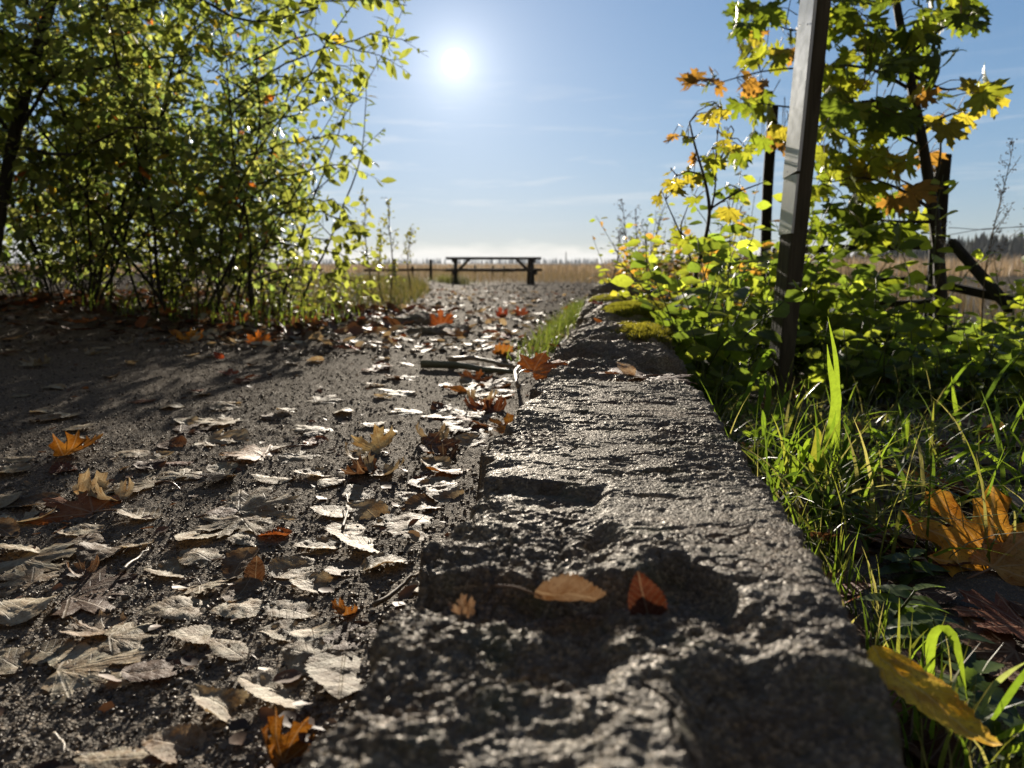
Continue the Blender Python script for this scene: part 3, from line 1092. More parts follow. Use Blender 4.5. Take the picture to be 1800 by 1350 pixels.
def leaf(kind, var, pos, size, yaw, tilt=0.0, roll=0.0, col=PALE, label=None, stalk=None, group='fallen leaves', seat=True):
    """one fallen leaf; its lowest point is seated on pos.z"""
    from mathutils import Matrix
    me, v = LEAFLIB[kind, var]
    name = 'maple_leaf' if kind == 'maple' else 'round_leaf'
    o = bpy.data.objects.new(name, me)
    COL.objects.link(o)
    mt = Matrix.Rotation(yaw, 4, 'Z') @ Matrix.Rotation(tilt, 4, 'X') @ Matrix.Rotation(roll, 4, 'Y')
    ctr = np.array([0, 0.42, 0])
    r = np.array(mt.to_3x3())
    vv = (v - ctr) @ r.T * size
    zmin = np.percentile(vv[:, 2], 22) if seat else 0
    p = np.asarray(pos, float) - r @ (ctr * size)
    p[2] -= zmin
    o.location = tuple(p)
    o.rotation_euler = mt.to_euler()
    o.scale = (size, size, size)
    o.color = (*col, 1.0)
    tag(o, label, 'leaf', group)
    if stalk is not None:
        s = bpy.data.objects.new('stalk', STALKS[stalk])
        COL.objects.link(s)
        s.parent = o
    return o


def path_leaf(kind, var, px, py, wpx, yaw, tilt=0, roll=0, col=PALE, label=None, stalk=None, dz=0.003):
    p = onz(px, py, 0.004)
    for _ in range(4):
        z = float(path_h(p[0], p[1])[0])
        p = onz(px, py, z + dz)
    depth = p[1] * cos(PITCH) + (CAM[2] - p[2]) * sin(PITCH)
    size = 0.84 * wpx / F_PX * depth / (1.25 if kind == 'maple' else 0.9)
    return leaf(kind, var, p, size, radians(yaw), radians(tilt), radians(roll), col, label, stalk), p, size


PL = []      # (x, y, radius) of the hero leaves, so that scattered leaves keep clear of them
HERO = [
    # kind, mesh, px, py, width px, yaw, tilt, roll, colour, label, stalk
    ('maple', 3, 145, 798, 112, -70, 28, -20, (0.400, 0.187, 0.030), 'orange and yellow maple leaf curled upright at the left, casting a shadow on bare path', 0),
    ('maple', 0, 238, 850, 135, 80, -3, 0, PALE, 'long pale maple leaf with a tan rim, just behind the brown and orange one', 1),
    ('maple', 5, 325, 832, 95, 20, 0, 4, CREAM, 'folded pale maple leaf touching the long pale one', 2),
    ('maple', 5, 125, 900, 170, 75, 10, -10, (0.360, 0.150, 0.060), 'large brown maple leaf with red curled lobes at the left', 0),
    ('ovate', 2, 243, 905, 86, 70, 6, 4, PALE, 'pale leaf tucked behind the large brown maple leaf', None),
    ('maple', 1, 470, 892, 170, -60, 8, 12, PALE, 'large cream maple leaf with a long stalk in the middle of the path', 1),
    ('ovate', 0, 345, 945, 96, 170, 10, 0, CREAM, 'round pale leaf with a clear midrib, topmost of a left hand chain of four', 3),
    ('ovate', 7, 437, 948, 70, 120, 8, -6, PALE, 'small pale leaf under the tip of a rust coloured one', None),
    ('ovate', 5, 482, 940, 66, 95, 4, 12, (0.302, 0.102, 0.030), 'narrow rust coloured leaf lying across a pale one', None),
    ('ovate', 7, 350, 978, 84, 60, 5, 0, PALE, 'pale leaf with a hollow, second in the chain of four', 0),
    ('ovate', 2, 305, 1003, 98, 100, 8, -6, PALE, 'pale pointed leaf, third in the chain of four', 1),
    ('maple', 0, 352, 1038, 88, 200, 8, 6, CREAM, 'bright cream lobed leaf with crossing veins, nearest in the chain of four', 2),
    ('maple', 4, 160, 1108, 125, 80, 8, 8, (0.330, 0.250, 0.160), 'tan leaf with a cupped rim alone on bare grit at lower left', 1),
    ('ovate', 0, 357, 1120, 108, 115, 12, 0, PALE, 'oval pale leaf, larger of a lower left pair', None),
    ('ovate', 3, 402, 1142, 86, 60, 6, 8, PALE, 'small pale leaf, smaller of a lower left pair', 3),
    ('ovate', 4, 497, 1112, 80, 90, 8, 0, PALE, 'short wrinkled pale leaf just above a dark gap in the grit', 0),
    ('ovate', 7, 545, 1158, 108, 75, 12, -6, PALE, 'broad pale leaf with dark veins beside the big block', None),
    ('ovate', 2, 490, 1215, 150, 85, 14, 0, CREAM, 'large pale leaf right behind the orange leaf at the bottom', 2),
    ('ovate', 5, 390, 1245, 140, 60, 16, 12, PALE, 'large cupped pale leaf with a deep shadowed hollow', None),
    ('maple', 7, 488, 1322, 140, 30, 50, 24, (0.302, 0.136, 0.020), 'brown and orange maple leaf standing up at the bottom edge', 1),
    ('ovate', 8, 310, 1315, 125, 80, 10, 0, (0.360, 0.290, 0.200), 'pale curled leaf at the bottom left of the orange one', None),
    ('ovate', 1, 200, 1338, 120, 100, 6, 0, PALE, 'pale leaf cut by the bottom edge of the picture', None),
    ('ovate', 3, 40, 968, 110, 95, 8, 20, CREAM, 'pale leaf with a bright turned up rim at the left edge', None),
    ('maple', 1, 30, 1020, 130, 70, 5, 0, (0.330, 0.260, 0.170), 'pale brown leaf lying at the left edge', None),
    ('maple', 7, 145, 1005, 80, 40, 12, 0, (0.160, 0.100, 0.060), 'dark brown crumpled leaf near the left edge', None),
    ('maple', 7, 600, 1083, 70, 140, 20, 0, (0.324, 0.145, 0.030), 'crumpled orange leaf in the shade beside the big block', 2),
    ('ovate', 5, 450, 1012, 56, 10, 50, 0, BROWN, 'small dark brown leaf standing up between pale ones', None),
    ('ovate', 8, 548, 1027, 90, 65, 6, 0, PALE, 'narrow pale leaf over a dark hollow in the path', None),
    ('ovate', 4, 645, 905, 86, 60, 16, -8, PALE, 'rolled pale leaf, upper of three beside the block', None),
    ('ovate', 0, 640, 962, 108, 80, 14, 8, CREAM, 'broad rounded pale leaf, middle of three beside the block', 0),
    ('ovate', 3, 735, 946, 66, 90, 12, 0, PALE, 'small rolled leaf touching the edge of the big block', None),
    ('ovate', 2, 560, 960, 84, 110, 8, 0, PALE, 'pale leaf overlapped by the broad rounded one', None),
    ('maple', 4, 648, 790, 108, 60, 10, -24, (0.500, 0.420, 0.220), 'pale maple leaf with one yellow lobe turned up', 1),
    ('maple', 6, 430, 800, 130, 85, 4, 4, (0.420, 0.300, 0.200), 'pale and rust maple leaf lying flat behind the large cream one', 2),
    ('ovate', 7, 232, 797, 60, 100, 4, 0, PALE, 'small flat pale leaf right of the upright orange one', None),
    ('ovate', 1, 480, 842, 80, 75, 4, 6, PALE, 'flat pale leaf behind the large cream maple leaf', 3),
    ('ovate', 2, 552, 833, 72, 95, 8, 0, CREAM, 'curled up pale leaf right of the flat one', None),
    ('ovate', 0, 628, 868, 72, 30, 8, 0, PALE, 'pale leaf with a raised tip, behind the rolled one', 1),
    ('maple', 0, 385, 740, 110, 80, 3, 4, CREAM, 'bright pale maple leaf lying flat in full sun', None),
    ('maple', 5, 548, 755, 100, 70, 5, 5, PALE, 'pale ragged leaf over a dark shadow in mid path', None),
    ('ovate', 1, 700, 690, 70, 80, 5, 0, PALE, 'small pale leaf left of the orange ones by the block', None),
    ('ovate', 4, 780, 870, 80, 45, 10, 0, PALE, 'pale leaf against the left side of the block', None),
    ('ovate', 0, 585, 900, 80, 80, 6, 0, PALE, 'pale leaf behind the rolled leaf, over dark litter', None),
    ('maple', 7, 862, 722, 70, 30, 26, 0, RUST, 'dark rust maple leaf standing against the block', 0),
    ('maple', 4, 838, 668, 64, -20, 20, 10, (0.245, 0.093, 0.025), 'red brown leaf standing left of the block\'s far end', None),
    ('maple', 2, 882, 752, 78, 50, 18, -8, (0.464, 0.221, 0.030), 'yellow orange maple leaf leaning on the side of the block', 2),
    ('maple', 6, 828, 748, 74, 120, 22, 0, (0.200, 0.085, 0.035), 'dark brown maple leaf left of the yellow orange one', None),
    ('ovate', 5, 800, 687, 48, 70, 18, 0, (0.317, 0.145, 0.030), 'small orange leaf left of the red brown one', None),
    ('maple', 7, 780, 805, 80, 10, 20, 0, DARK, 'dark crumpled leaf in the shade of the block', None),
    ('maple', 3, 322, 600, 66, 65, 30, 0, (0.576, 0.255, 0.020), 'glowing orange maple leaf upright at the foot of the hedge', None),
    ('maple', 4, 455, 604, 46, 20, 55, 0, (0.504, 0.170, 0.020), 'small orange leaf standing on edge, right of the glowing one', 0),
    ('ovate', 8, 384, 629, 24, 60, 40, 0, (0.396, 0.076, 0.020), 'tiny red leaf between the two upright orange ones', None),
    ('ovate', 2, 622, 614, 34, 85, 24, 0, (0.396, 0.085, 0.030), 'red leaf with a pale half lying alone in mid path', None),
    ('maple', 2, 398, 657, 44, 70, 12, 0, (0.300, 0.070, 0.030), 'dark red leaf lying in front of the hedge shade', None),
    ('maple', 6, 795, 588, 56, 60, 20, 0, (0.518, 0.238, 0.020), 'bright orange maple leaf in front of the flat rocks', None),
    ('maple', 3, 775, 570, 50, 10, 60, 0, (0.360, 0.102, 0.020), 'red orange leaf standing against the nearer flat rock', None),
    ('maple', 6, 883, 592, 46, 80, 14, 0, (0.288, 0.051, 0.020), 'dark red maple leaf in mid path right of the flat rocks', None),
    ('maple', 6, 853, 563, 48, 70, 24, 0, (0.446, 0.204, 0.020), 'orange leaf behind the dark red one in mid path', None),
    ('maple', 7, 880, 557, 36, 10, 55, 0, (0.300, 0.050, 0.020), 'small dark red leaf standing on end in mid path', None),
    ('maple', 3, 912, 553, 32, 30, 50, 0, (0.259, 0.060, 0.020), 'dark red upright leaf near the grass of the edging', None),
    ('ovate', 6, 870, 610, 30, 80, 20, 0, (0.396, 0.145, 0.030), 'narrow orange leaf in front of the dark red one', None),
    ('maple', 4, 545, 570, 46, 60, 30, 0, (0.432, 0.153, 0.030), 'orange leaf at the right end of the hedge foot', None),
    ('maple', 2, 150, 566, 56, 85, 20, 0, (0.302, 0.093, 0.030), 'rust leaf deep in shade under the hedge', None),
    ('maple', 5, 10, 562, 50, 60, 24, 0, (0.396, 0.136, 0.030), 'orange leaf under the hedge at the left edge', None),
    ('maple', 3, 420, 564, 44, 20, 40, 0, (0.360, 0.119, 0.030), 'orange leaf propped among grass at the hedge foot', None),
    ('maple', 6, 350, 552, 50, 70, 30, 0, (0.396, 0.145, 0.030), 'brownish orange leaf behind the glowing one', None),
]
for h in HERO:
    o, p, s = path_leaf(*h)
    PL.append((p[0], p[1], s * 0.5))

# leaves lying on the stones
def stone_leaf(kind, var, px, py, z, wpx, yaw, tilt, roll, col, label, stalk=None):
    p = onz(px, py, z)
    depth = p[1] * cos(PITCH) + (CAM[2] - p[2]) * sin(PITCH)
    return leaf(kind, var, p, wpx / F_PX * depth / (1.25 if kind == 'maple' else 0.9), radians(yaw), radians(tilt), radians(roll), col, label, stalk, 'leaves lying on the stones')


stone_leaf('ovate', 5, 1002, 1062, 0.121, 112, -72, -8, -50, (0.155, 0.108, 0.072), 'tan leaf with a curved stalk standing in the hollow of the big block', 0)
stone_leaf('ovate', 2, 1132, 1068, 0.121, 80, 20, 58, 0, (0.10, 0.035, 0.02), 'dark red brown leaf standing right of the tan one in the hollow', 3)
stone_leaf('maple', 7, 805, 1082, 0.121, 66, 80, 30, 0, (0.20, 0.14, 0.10), 'small crumpled tan leaf left of the curved stalk', None)
stone_leaf('maple', 6, 965, 652, 0.108, 100, -62, 14, 12, (0.50, 0.17, 0.025), 'bright orange maple leaf at the far end of the big block', 2)
stone_leaf('maple', 6, 1090, 662, 0.118, 120, 80, 6, 4, (0.17, 0.09, 0.06), 'brown curled maple leaf with a dark stalk on the far end of the block', 1)
stone_leaf('maple', 5, 1180, 668, 0.118, 100, -75, 6, 0, (0.14, 0.075, 0.05), 'dark brown leaf lying right of the curled one', 3)
stone_leaf('ovate', 4, 1100, 652, 0.13, 36, 40, 30, 0, (0.55, 0.46, 0.34), 'pale crumpled scrap on top of the brown leaves', None)
stone_leaf('maple', 0, 1142, 704, 0.128, 26, 40, 12, 0, (0.20, 0.07, 0.04), 'tiny red brown leaf lying on the bare top of the block', None)
stone_leaf('maple', 3, 1088, 634, 0.10, 18, 40, 40, 0, (0.65, 0.28, 0.03), 'tiny orange leaf on the layered stone', None)
stone_leaf('ovate', 2, 1050, 566, 0.142, 18, 40, 30, 0, (0.60, 0.22, 0.03), 'tiny orange leaf on the thin moss', None)
stone_leaf('maple', 2, 1045, 535, 0.17, 34, 70, 14, 0, (0.24, 0.06, 0.03), 'dark red leaf on the grey stone behind the moss cushion', None)
stone_leaf('ovate', 8, 1228, 1345, 0.062, 110, 70, 14, 0, (0.42, 0.34, 0.25), 'pale leaf edge in front of the block at the bottom of the picture', None)


def verge_leaf(kind, var, px, py, wpx, yaw, tilt, roll, col, label, stalk=None, dz=0.006):
    p = onz(px, py, 0.0)
    for _ in range(4):
        p = onz(px, py, float(verge_h(p[0], p[1])[0]) + dz)
    depth = p[1] * cos(PITCH) + (CAM[2] - p[2]) * sin(PITCH)
    return leaf(kind, var, p, wpx / F_PX * depth / (1.25 if kind == 'maple' else 0.9), radians(yaw), radians(tilt), radians(roll), col, label, stalk, 'leaves fallen on the verge')


verge_leaf('maple', 2, 1690, 965, 210, 25, 38, -12, (0.66, 0.36, 0.05), 'large yellow and tan maple leaf tilted up at lower right', 0, 0.015)
verge_leaf('maple', 1, 1775, 985, 180, -60, 22, 10, (0.50, 0.30, 0.10), 'pale tan maple leaf behind and right of the large yellow one', 1)
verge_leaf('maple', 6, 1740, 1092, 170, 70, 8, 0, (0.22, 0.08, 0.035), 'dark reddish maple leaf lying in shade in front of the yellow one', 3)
verge_leaf('maple', 2, 1570, 962, 120, 100, 14, 0, (0.20, 0.10, 0.05), 'brown leaf left of the large yellow one, half under grass', None)
verge_leaf('ovate', 6, 1625, 1245, 200, -146, -16, -8, (0.95, 0.62, 0.03), 'long yellow leaf leaning along the right side of the big block', None, 0.055)
verge_leaf('ovate', 3, 1500, 900, 80, 70, 14, 0, (0.16, 0.10, 0.06), 'brown leaf under grass beside the block', None)
verge_leaf('maple', 5, 1700, 860, 120, 60, 8, 0, (0.26, 0.08, 0.04), 'red brown leaf behind arching grass at the right', None)
verge_leaf('maple', 0, 1620, 845, 100, 20, 10, 0, (0.55, 0.22, 0.04), 'orange leaf half hidden by grass at the right', None)
verge_leaf('ovate', 7, 1770, 880, 110, 80, 8, 0, (0.40, 0.35, 0.27), 'pale dry leaf at the right edge under grass', None)
verge_leaf('ovate', 0, 1650, 1180, 130, 60, 8, 0, (0.10, 0.06, 0.04), 'dark brown leaf under the nettle shoots', None)
verge_leaf('maple', 4, 1760, 1190, 150, 150, 10, 0, (0.18, 0.11, 0.065), 'brown leaf at the right edge below the dark reddish one', None)
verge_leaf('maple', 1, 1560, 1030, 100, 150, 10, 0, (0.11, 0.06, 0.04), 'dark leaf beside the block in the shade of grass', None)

# scattered leaves, each an object of its own
GROUPLAB = {
    'near': 'pale dry leaf lying flat on the grit of the near path',
    'mid': 'small pale leaf on the sunlit middle stretch of the path',
    'kerb': 'dry leaf in the drift along the left side of the stone edging',
    'hedge': 'orange or brown leaf in the shade at the foot of the hedge',
    'far': 'little pale leaf on the path beyond the flat rocks',
}
rs = np.random.default_rng(5)


def scatter(zone, n, sampler, colors, maple_p, smin, smax):
    done, tries = 0, 0
    while done < n and tries < n * 30:
        tries += 1
        px, py = sampler()
        p = onz(px, py, 0.005)
        u, v = xy2uv(p[0], p[1])
        if u > -0.14 and v < 1.15 or u > -0.16 or v > 9:
            continue
        z = float(path_h(p[0], p[1])[0])
        p = onz(px, py, z + 0.003)
        size = rs.uniform(smin, smax)
        if any((p[0] - a) ** 2 + (p[1] - b) ** 2 < (0.75 * (c + size * 0.45)) ** 2 for a, b, c in PL):
            continue
        PL.append((p[0], p[1], size * 0.45))
        mp = rs.random() < maple_p
        col = np.array(colors[rs.integers(len(colors))]) * rs.uniform(0.75, 1.15)
        kind = 'maple' if mp else 'ovate'
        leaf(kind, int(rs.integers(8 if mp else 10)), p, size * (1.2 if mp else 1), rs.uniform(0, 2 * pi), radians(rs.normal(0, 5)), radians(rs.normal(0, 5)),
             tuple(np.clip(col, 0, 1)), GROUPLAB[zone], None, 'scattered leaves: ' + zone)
        done += 1


scatter('near', 44, lambda: (rs.uniform(0, 760), rs.uniform(800, 1200)), [PALE, PALE, CREAM, TAN, BROWN], 0.15, 0.036, 0.06)
scatter('mid', 84, lambda: (rs.uniform(0, 860), 600 + 230 * rs.random() ** 1.3), [PALE, PALE, CREAM, CREAM, TAN, BROWN, RUST], 0.2, 0.04, 0.065)
scatter('kerb', 38, lambda: (lambda y: (1065 - (y - 463) * 0.66 - abs(rs.normal(0, 34)) - 26, y))(rs.uniform(610, 930)), [PALE, TAN, RUST, BROWN, (0.36, .16, .03), CREAM, PALE], 0.4, 0.045, 0.07)
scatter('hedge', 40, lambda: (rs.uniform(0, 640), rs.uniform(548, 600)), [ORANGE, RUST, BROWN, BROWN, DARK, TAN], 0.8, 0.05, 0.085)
scatter('far', 50, lambda: (rs.uniform(640, 960), rs.uniform(525, 600)), [PALE, PALE, CREAM, TAN, RUST], 0.3, 0.05, 0.08)

# brown leaves lying on the near verge
VCOL = [(BROWN, 'brown'), ((0.17, 0.10, 0.06), 'dull brown'), ((0.22, 0.09, 0.045), 'reddish brown'), (TAN, 'tan'), (DARK, 'very dark brown')]
for k in range(34):
    v = 0.33 + 0.62 * rs.random()
    u = 0.17 + (0.10 + 0.55 * v) * rs.random()
    x, y = uv2xy(u, v)
    col, word = VCOL[int(rs.integers(len(VCOL)))]
    mp = rs.random() < 0.5
    leaf('maple' if mp else 'ovate', int(rs.integers(8 if mp else 10)), (x, y, float(verge_h(x, y)[0]) + 0.004), rs.uniform(0.05, 0.085) * (1.15 if mp else 1), rs.uniform(0, 2 * pi),
         radians(rs.normal(0, 9)), radians(rs.normal(0, 9)), tuple(np.array(col) * rs.uniform(0.8, 1.15)),
         '%s %s leaf lying on the dark soil right of the near block' % (word, 'lobed' if mp else 'oval'), None, 'brown leaves on the near verge')

# leaf crumbs and far leaves, too many to count
def simple_leaf():
    v = np.array([[0, 0, 0], [-.26, .2, .05], [0, .22, 0], [.26, .2, .06], [-.36, .5, .08], [0, .5, -.01], [.34, .5, .05], [-.2, .8, .06], [0, .8, .02], [.2, .8, .09], [0, 1, .05]])
    t = [[0, 2, 1], [0, 3, 2], [7, 8, 10], [8, 9, 10]]
    q = [[1, 2, 5, 4], [2, 3, 6, 5], [4, 5, 8, 7], [5, 6, 9, 8]]
    return v, np.array(t), np.array(q)


SV, ST, SQ = simple_leaf()


def frames(rg, n, up=0.9):
    Z = unit(rg.normal(0, 1, (n, 3)) * (1 - up) + np.array([0, 0, 1.0]))
    a = rg.uniform(0, 2 * pi, n)
    Y = np.stack([np.cos(a), np.sin(a), np.zeros(n)], 1)
    Y = unit(Y - Z * (Y * Z).sum(1, keepdims=True))
    return np.cross(Y, Z), Y, Z


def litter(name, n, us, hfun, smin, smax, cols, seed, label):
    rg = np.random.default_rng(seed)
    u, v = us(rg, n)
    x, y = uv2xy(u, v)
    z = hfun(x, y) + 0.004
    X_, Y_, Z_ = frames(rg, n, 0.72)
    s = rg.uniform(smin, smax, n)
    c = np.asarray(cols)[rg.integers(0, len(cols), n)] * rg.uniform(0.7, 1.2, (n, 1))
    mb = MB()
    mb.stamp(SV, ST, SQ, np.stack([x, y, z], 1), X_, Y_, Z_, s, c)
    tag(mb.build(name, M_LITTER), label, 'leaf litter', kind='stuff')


litter('leaf_litter', 1300, lambda g, n: ((lambda v: (-0.16 - (v + 0.1) * 0.55 * g.random(n) ** 0.8, v))(np.exp(g.uniform(math.log(2.6), math.log(11), n)))), path_h, 0.03, 0.065,
       [PALE, PALE, CREAM, TAN, RUST], 81, 'far leaves and crumbs on the footpath')
litter('leaf_crumbs', 320, lambda g, n: ((lambda v: (-0.15 - (v + 0.1) * 0.9 * g.random(n) ** 1.4, v))(np.exp(g.uniform(math.log(0.3), math.log(3.0), n)))), path_h, 0.008, 0.022,
       [TAN, BROWN, BROWN, BROWN, DARK], 82, 'broken leaf crumbs on the near path')
litter('verge_litter', 1100, lambda g, n: ((lambda v: (0.14 + (v + 0.2) * 0.9 * g.random(n), v))(np.exp(g.uniform(math.log(0.85), math.log(3.4), n)))), verge_h, 0.025, 0.065,
       [BROWN, BROWN, DARK, TAN, RUST, PALE, (0.2, .12, .06)], 83, 'brown leaf litter on the verge')
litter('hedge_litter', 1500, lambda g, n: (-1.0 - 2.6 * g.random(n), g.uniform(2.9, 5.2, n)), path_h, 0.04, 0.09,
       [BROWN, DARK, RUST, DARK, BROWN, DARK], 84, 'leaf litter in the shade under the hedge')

# twigs
def twig(pts_px, rad, label, z=0.012, mat=None):
    P = []
    for k, (a, b) in enumerate(pts_px):
        p = onz(a, b, z)
        p = onz(a, b, float(path_h(p[0], p[1])[0]) + z)
        P.append(p)
    P = np.array(P)
    t = np.linspace(0, 1, len(P))
    tt = np.linspace(0, 1, 12)
    Q = np.stack([np.interp(tt, t, P[:, i]) for i in range(3)], 1)
    Q += 0.0025 * np.stack([fbm(xy3(tt * 5, tt * 0, 1.0, z=len(label)), 2, seed=i) for i in range(3)], 1)
    mb = MB()
    mb.tube(Q, rad * (1 - 0.5 * tt), 6)
    tag(mb.build('twig', mat or M_DRYSTEM, loc=tuple(Q[0])), label, 'twig', 'twigs on the path')


M_TWIG = mat_plain('pale_twig', (0.22, 0.18, 0.13), 0.55, bmp=0.001)
M_GTWIG = mat_plain('greenish_twig', (0.10, 0.095, 0.05), 0.5, bmp=0.001)
twig([(742, 641), (800, 642), (860, 650), (908, 655)], 0.013, 'thick greenish stick lying across the path by the block', 0.014, M_GTWIG)
twig([(790, 632), (830, 628), (880, 640), (905, 644)], 0.009, 'pale bleached stick behind the thick greenish one', 0.014, M_TWIG)
twig([(910, 680), (905, 655), (915, 640), (960, 618)], 0.005, 'thin pale twig propped on the layered stone', 0.03, M_TWIG)
twig([(660, 1062), (700, 1035), (735, 1008)], 0.0025, 'thin brown twig leaning on the near left of the block', 0.010, M_DRYSTEM)
twig([(600, 930), (612, 900), (608, 870)], 0.0018, 'thin stalk between the pale leaves', 0.010, M_DRYSTEM)
twig([(100, 1290), (118, 1330)], 0.0012, 'short pale straw on the grit at lower left', 0.006, M_TWIG)
twig([(215, 1005), (250, 975), (262, 962)], 0.0018, 'straw left of the chain of leaves', 0.006, M_TWIG)

# ----------------------------------------------------------------- woody plants
def live_leaf_t(ratio=0.5, droop=0.12, fold=0.16):
    rows_ = [(0.18, 0.55), (0.45, 1.0), (0.75, 0.70)]
    v = [[0, 0, 0]]
    for y, w_ in rows_:
        x = ratio / 2 * w_
        z = -droop * y * y
        v += [[-x, y, z + fold * x], [0, y, z], [x, y, z + fold * x]]
    v.append([0, 1, -droop])
    t = [[0, 2, 1], [0, 3, 2], [7, 8, 10], [8, 9, 10]]
    q = [[1, 2, 5, 4], [2, 3, 6, 5], [4, 5, 8, 7], [5, 6, 9, 8]]
    return np.array(v), np.array(t), np.array(q)


HL = live_leaf_t(0.56)
UL = live_leaf_t(0.60, 0.10, 0.2)


def wander(rg, p0, d0, L, n, wob, grav=0.0):
    p, d = np.array(p0, float), unit(np.array(d0, float))
    pts = [p.copy()]
    for _ in range(n):
        d = unit(d + rg.normal(0, wob, 3) + np.array([0, 0, grav]))
        p = p + d * L / n
        pts.append(p.copy())
    return np.array(pts)


def leaves_along(rg, pts, spacing, size, acc, start=0.15, droop=0.25, flat=0.8, col=None):
    seg = np.linalg.norm(np.diff(pts, axis=0), axis=1)
    cum = np.concatenate([[0], np.cumsum(seg)])
    L = cum[-1]
    n = max(1, int(L * (1 - start) / spacing))
    s = L * start + (np.arange(n) + rg.random(n) * 0.5) * spacing
    s = np.minimum(s, L)
    P = np.stack([np.interp(s, cum, pts[:, i]) for i in range(3)], 1)
    Tn = np.stack([np.interp(s, cum, np.gradient(pts[:, i])) for i in range(3)], 1)
    Tn = unit(Tn)
    side = unit(np.cross(Tn, rg.normal(0, 1, (n, 3))))
    D = unit(Tn * rg.uniform(0.2, 0.9, (n, 1)) + side * 1.0 + np.array([0, 0, -droop]))
    up = unit(rg.normal(0, 1, (n, 3)) * (1 - flat) * 1.6 + np.array([0, 0, 1.0]) * flat + np.array([0, -0.35, 0]) * rg.random((n, 1)))
    Z = unit(up - D * (up * D).sum(1, keepdims=True))
    acc.append((P, np.cross(D, Z), D, Z, size * rg.uniform(0.4, 1.25, n)))


def shrub(name, label, base, n_stems, height, lean, seed, group, leaf_size=0.062, spacing=0.0265, spread=0.5, r0=0.008,
          cols=((0.18, 0.19, 0.065), (0.23, 0.225, 0.08), (0.14, 0.16, 0.06), (0.10, 0.13, 0.045)), low=0.05, dens=1.15, cat='shrub'):
    rg = np.random.default_rng(seed)
    base = np.array(base, float)
    root = empty(name, base, label, cat, group)
    st = MB()
    acc = []
    for k in range(n_stems):
        a = rg.uniform(0, 2 * pi)
        b = base + np.array([cos(a), sin(a), 0]) * rg.uniform(0, 0.28) + np.array([0, 0, -0.03])
        d = np.array([cos(a) * rg.uniform(0.1, spread), sin(a) * rg.uniform(0.1, spread), 1.0]) + np.array(lean) * rg.uniform(0.4, 1.2)
        L = height * rg.uniform(0.65, 1.1)
        pts = wander(rg, b, d, L, 14, 0.09, 0.01)
        rad = r0 * rg.uniform(0.5, 1.2)
        st.tube(pts, np.linspace(rad, rad * 0.25, 15), 5)
        leaves_along(rg, pts[9:], spacing, leaf_size, acc)
        for i in range(1, 14):
            t = i / 14
            if t < low:
                continue
            for _ in range(int(rg.random() < 0.9 * dens) + int(rg.random() < 0.45 * dens)):
                a2 = rg.uniform(0, 2 * pi)
                d2 = unit(pts[i] - pts[i - 1]) * 0.7 + np.array([cos(a2), sin(a2), 0.15]) * 0.9 + np.array(lean) * 0.4
                L2 = rg.uniform(0.25, 0.75) * (1.15 - 0.6 * t) * height / 2.2
                p2 = wander(rg, pts[i], d2, L2, 7, 0.16, 0.02)
                if p2[-1, 0] > -0.262 * p2[-1, 1] + 0.03 * sin(9 * p2[-1, 2]):
                    continue
                st.tube(p2, np.linspace(rad * 0.42 * (1 - 0.5 * t) + 0.001, 0.0009, 8), 4)
                leaves_along(rg, p2, spacing / (0.6 + 0.4 * min(1, t * 2.2)), leaf_size, acc, 0.2)
                for kk in (3, 5):
                    if rg.random() < 0.75:
                        a3 = rg.uniform(0, 2 * pi)
                        p3 = wander(rg, p2[kk], unit(p2[kk] - p2[kk - 1]) + 0.9 * np.array([cos(a3), sin(a3), 0.1]), rg.uniform(0.1, 0.3), 4, 0.15)
                        st.tube(p3, np.linspace(0.0016, 0.0008, 5), 3, cap=False)
                        leaves_along(rg, p3, spacing / (0.65 + 0.35 * min(1, t * 2.2)), leaf_size, acc, 0.1)
    under(st, 'stems', M_BARK, root)
    P, X_, D, Z, S = [np.concatenate([a[i] for a in acc]) for i in range(5)]
    keep = P[:, 2] > 0.05
    P, X_, D, Z, S = P[keep], X_[keep], D[keep], Z[keep], S[keep]
    c = np.asarray(cols)[rg.integers(0, len(cols), len(P))] * rg.uniform(0.7, 1.3, (len(P), 1))
    odd = rg.random(len(P))
    c[odd < 0.03] = (0.30, 0.20, 0.03)
    c[odd < 0.012] = (0.28, 0.08, 0.02)
    lf = MB()
    lf.stamp(*HL, P, X_, D, Z, S, c)
    under(lf, 'foliage', M_HEDGE, root)
    return root, len(P)


HG = 'shrubs of the tall hedge on the left'
SHRUBS = [
    ((-2.87, 3.55, 0.06), 11, 2.3, (0.10, -0.05, 0), 401, 'leafy shrub at the left edge with the darkest stems'),
    ((-2.17, 3.95, 0.06), 12, 2.3, (0.12, -0.05, 0), 402, 'dense leafy shrub in the hedge, second from the left edge'),
    ((-1.67, 4.10, 0.05), 12, 2.1, (0.07, -0.02, 0), 403, 'leafy shrub arching over the path at the right end of the hedge'),
    ((-3.47, 4.05, 0.06), 9, 2.4, (0.06, 0.0, 0), 406, 'shrub cut by the left edge of the picture, behind the leaning trunk'),
    ((-1.42, 4.45, 0.03), 9, 1.7, (0.05, 0.0, 0), 407, 'lower shrub at the right corner of the hedge, beside the leafy weeds'),
    ((-2.57, 4.75, 0.06), 7, 1.5, (0.0, 0.0, 0), 408, 'low shrub filling the shaded foot of the hedge at the left'),
    ((-3.07, 5.30, 0.05), 8, 2.4, (0.05, 0.0, 0), 405, 'tall shrub standing behind the left part of the hedge'),
    ((-1.87, 4.95, 0.05), 7, 1.5, (0.0, 0.0, 0), 409, 'low shrub filling the shaded foot of the hedge in its middle'),
]
tot = 0
for (b, ns, h, lean, sd, lab) in SHRUBS:
    _, n_ = shrub('hedge_shrub', lab, b, ns, h, lean, sd, HG)
    tot += n_
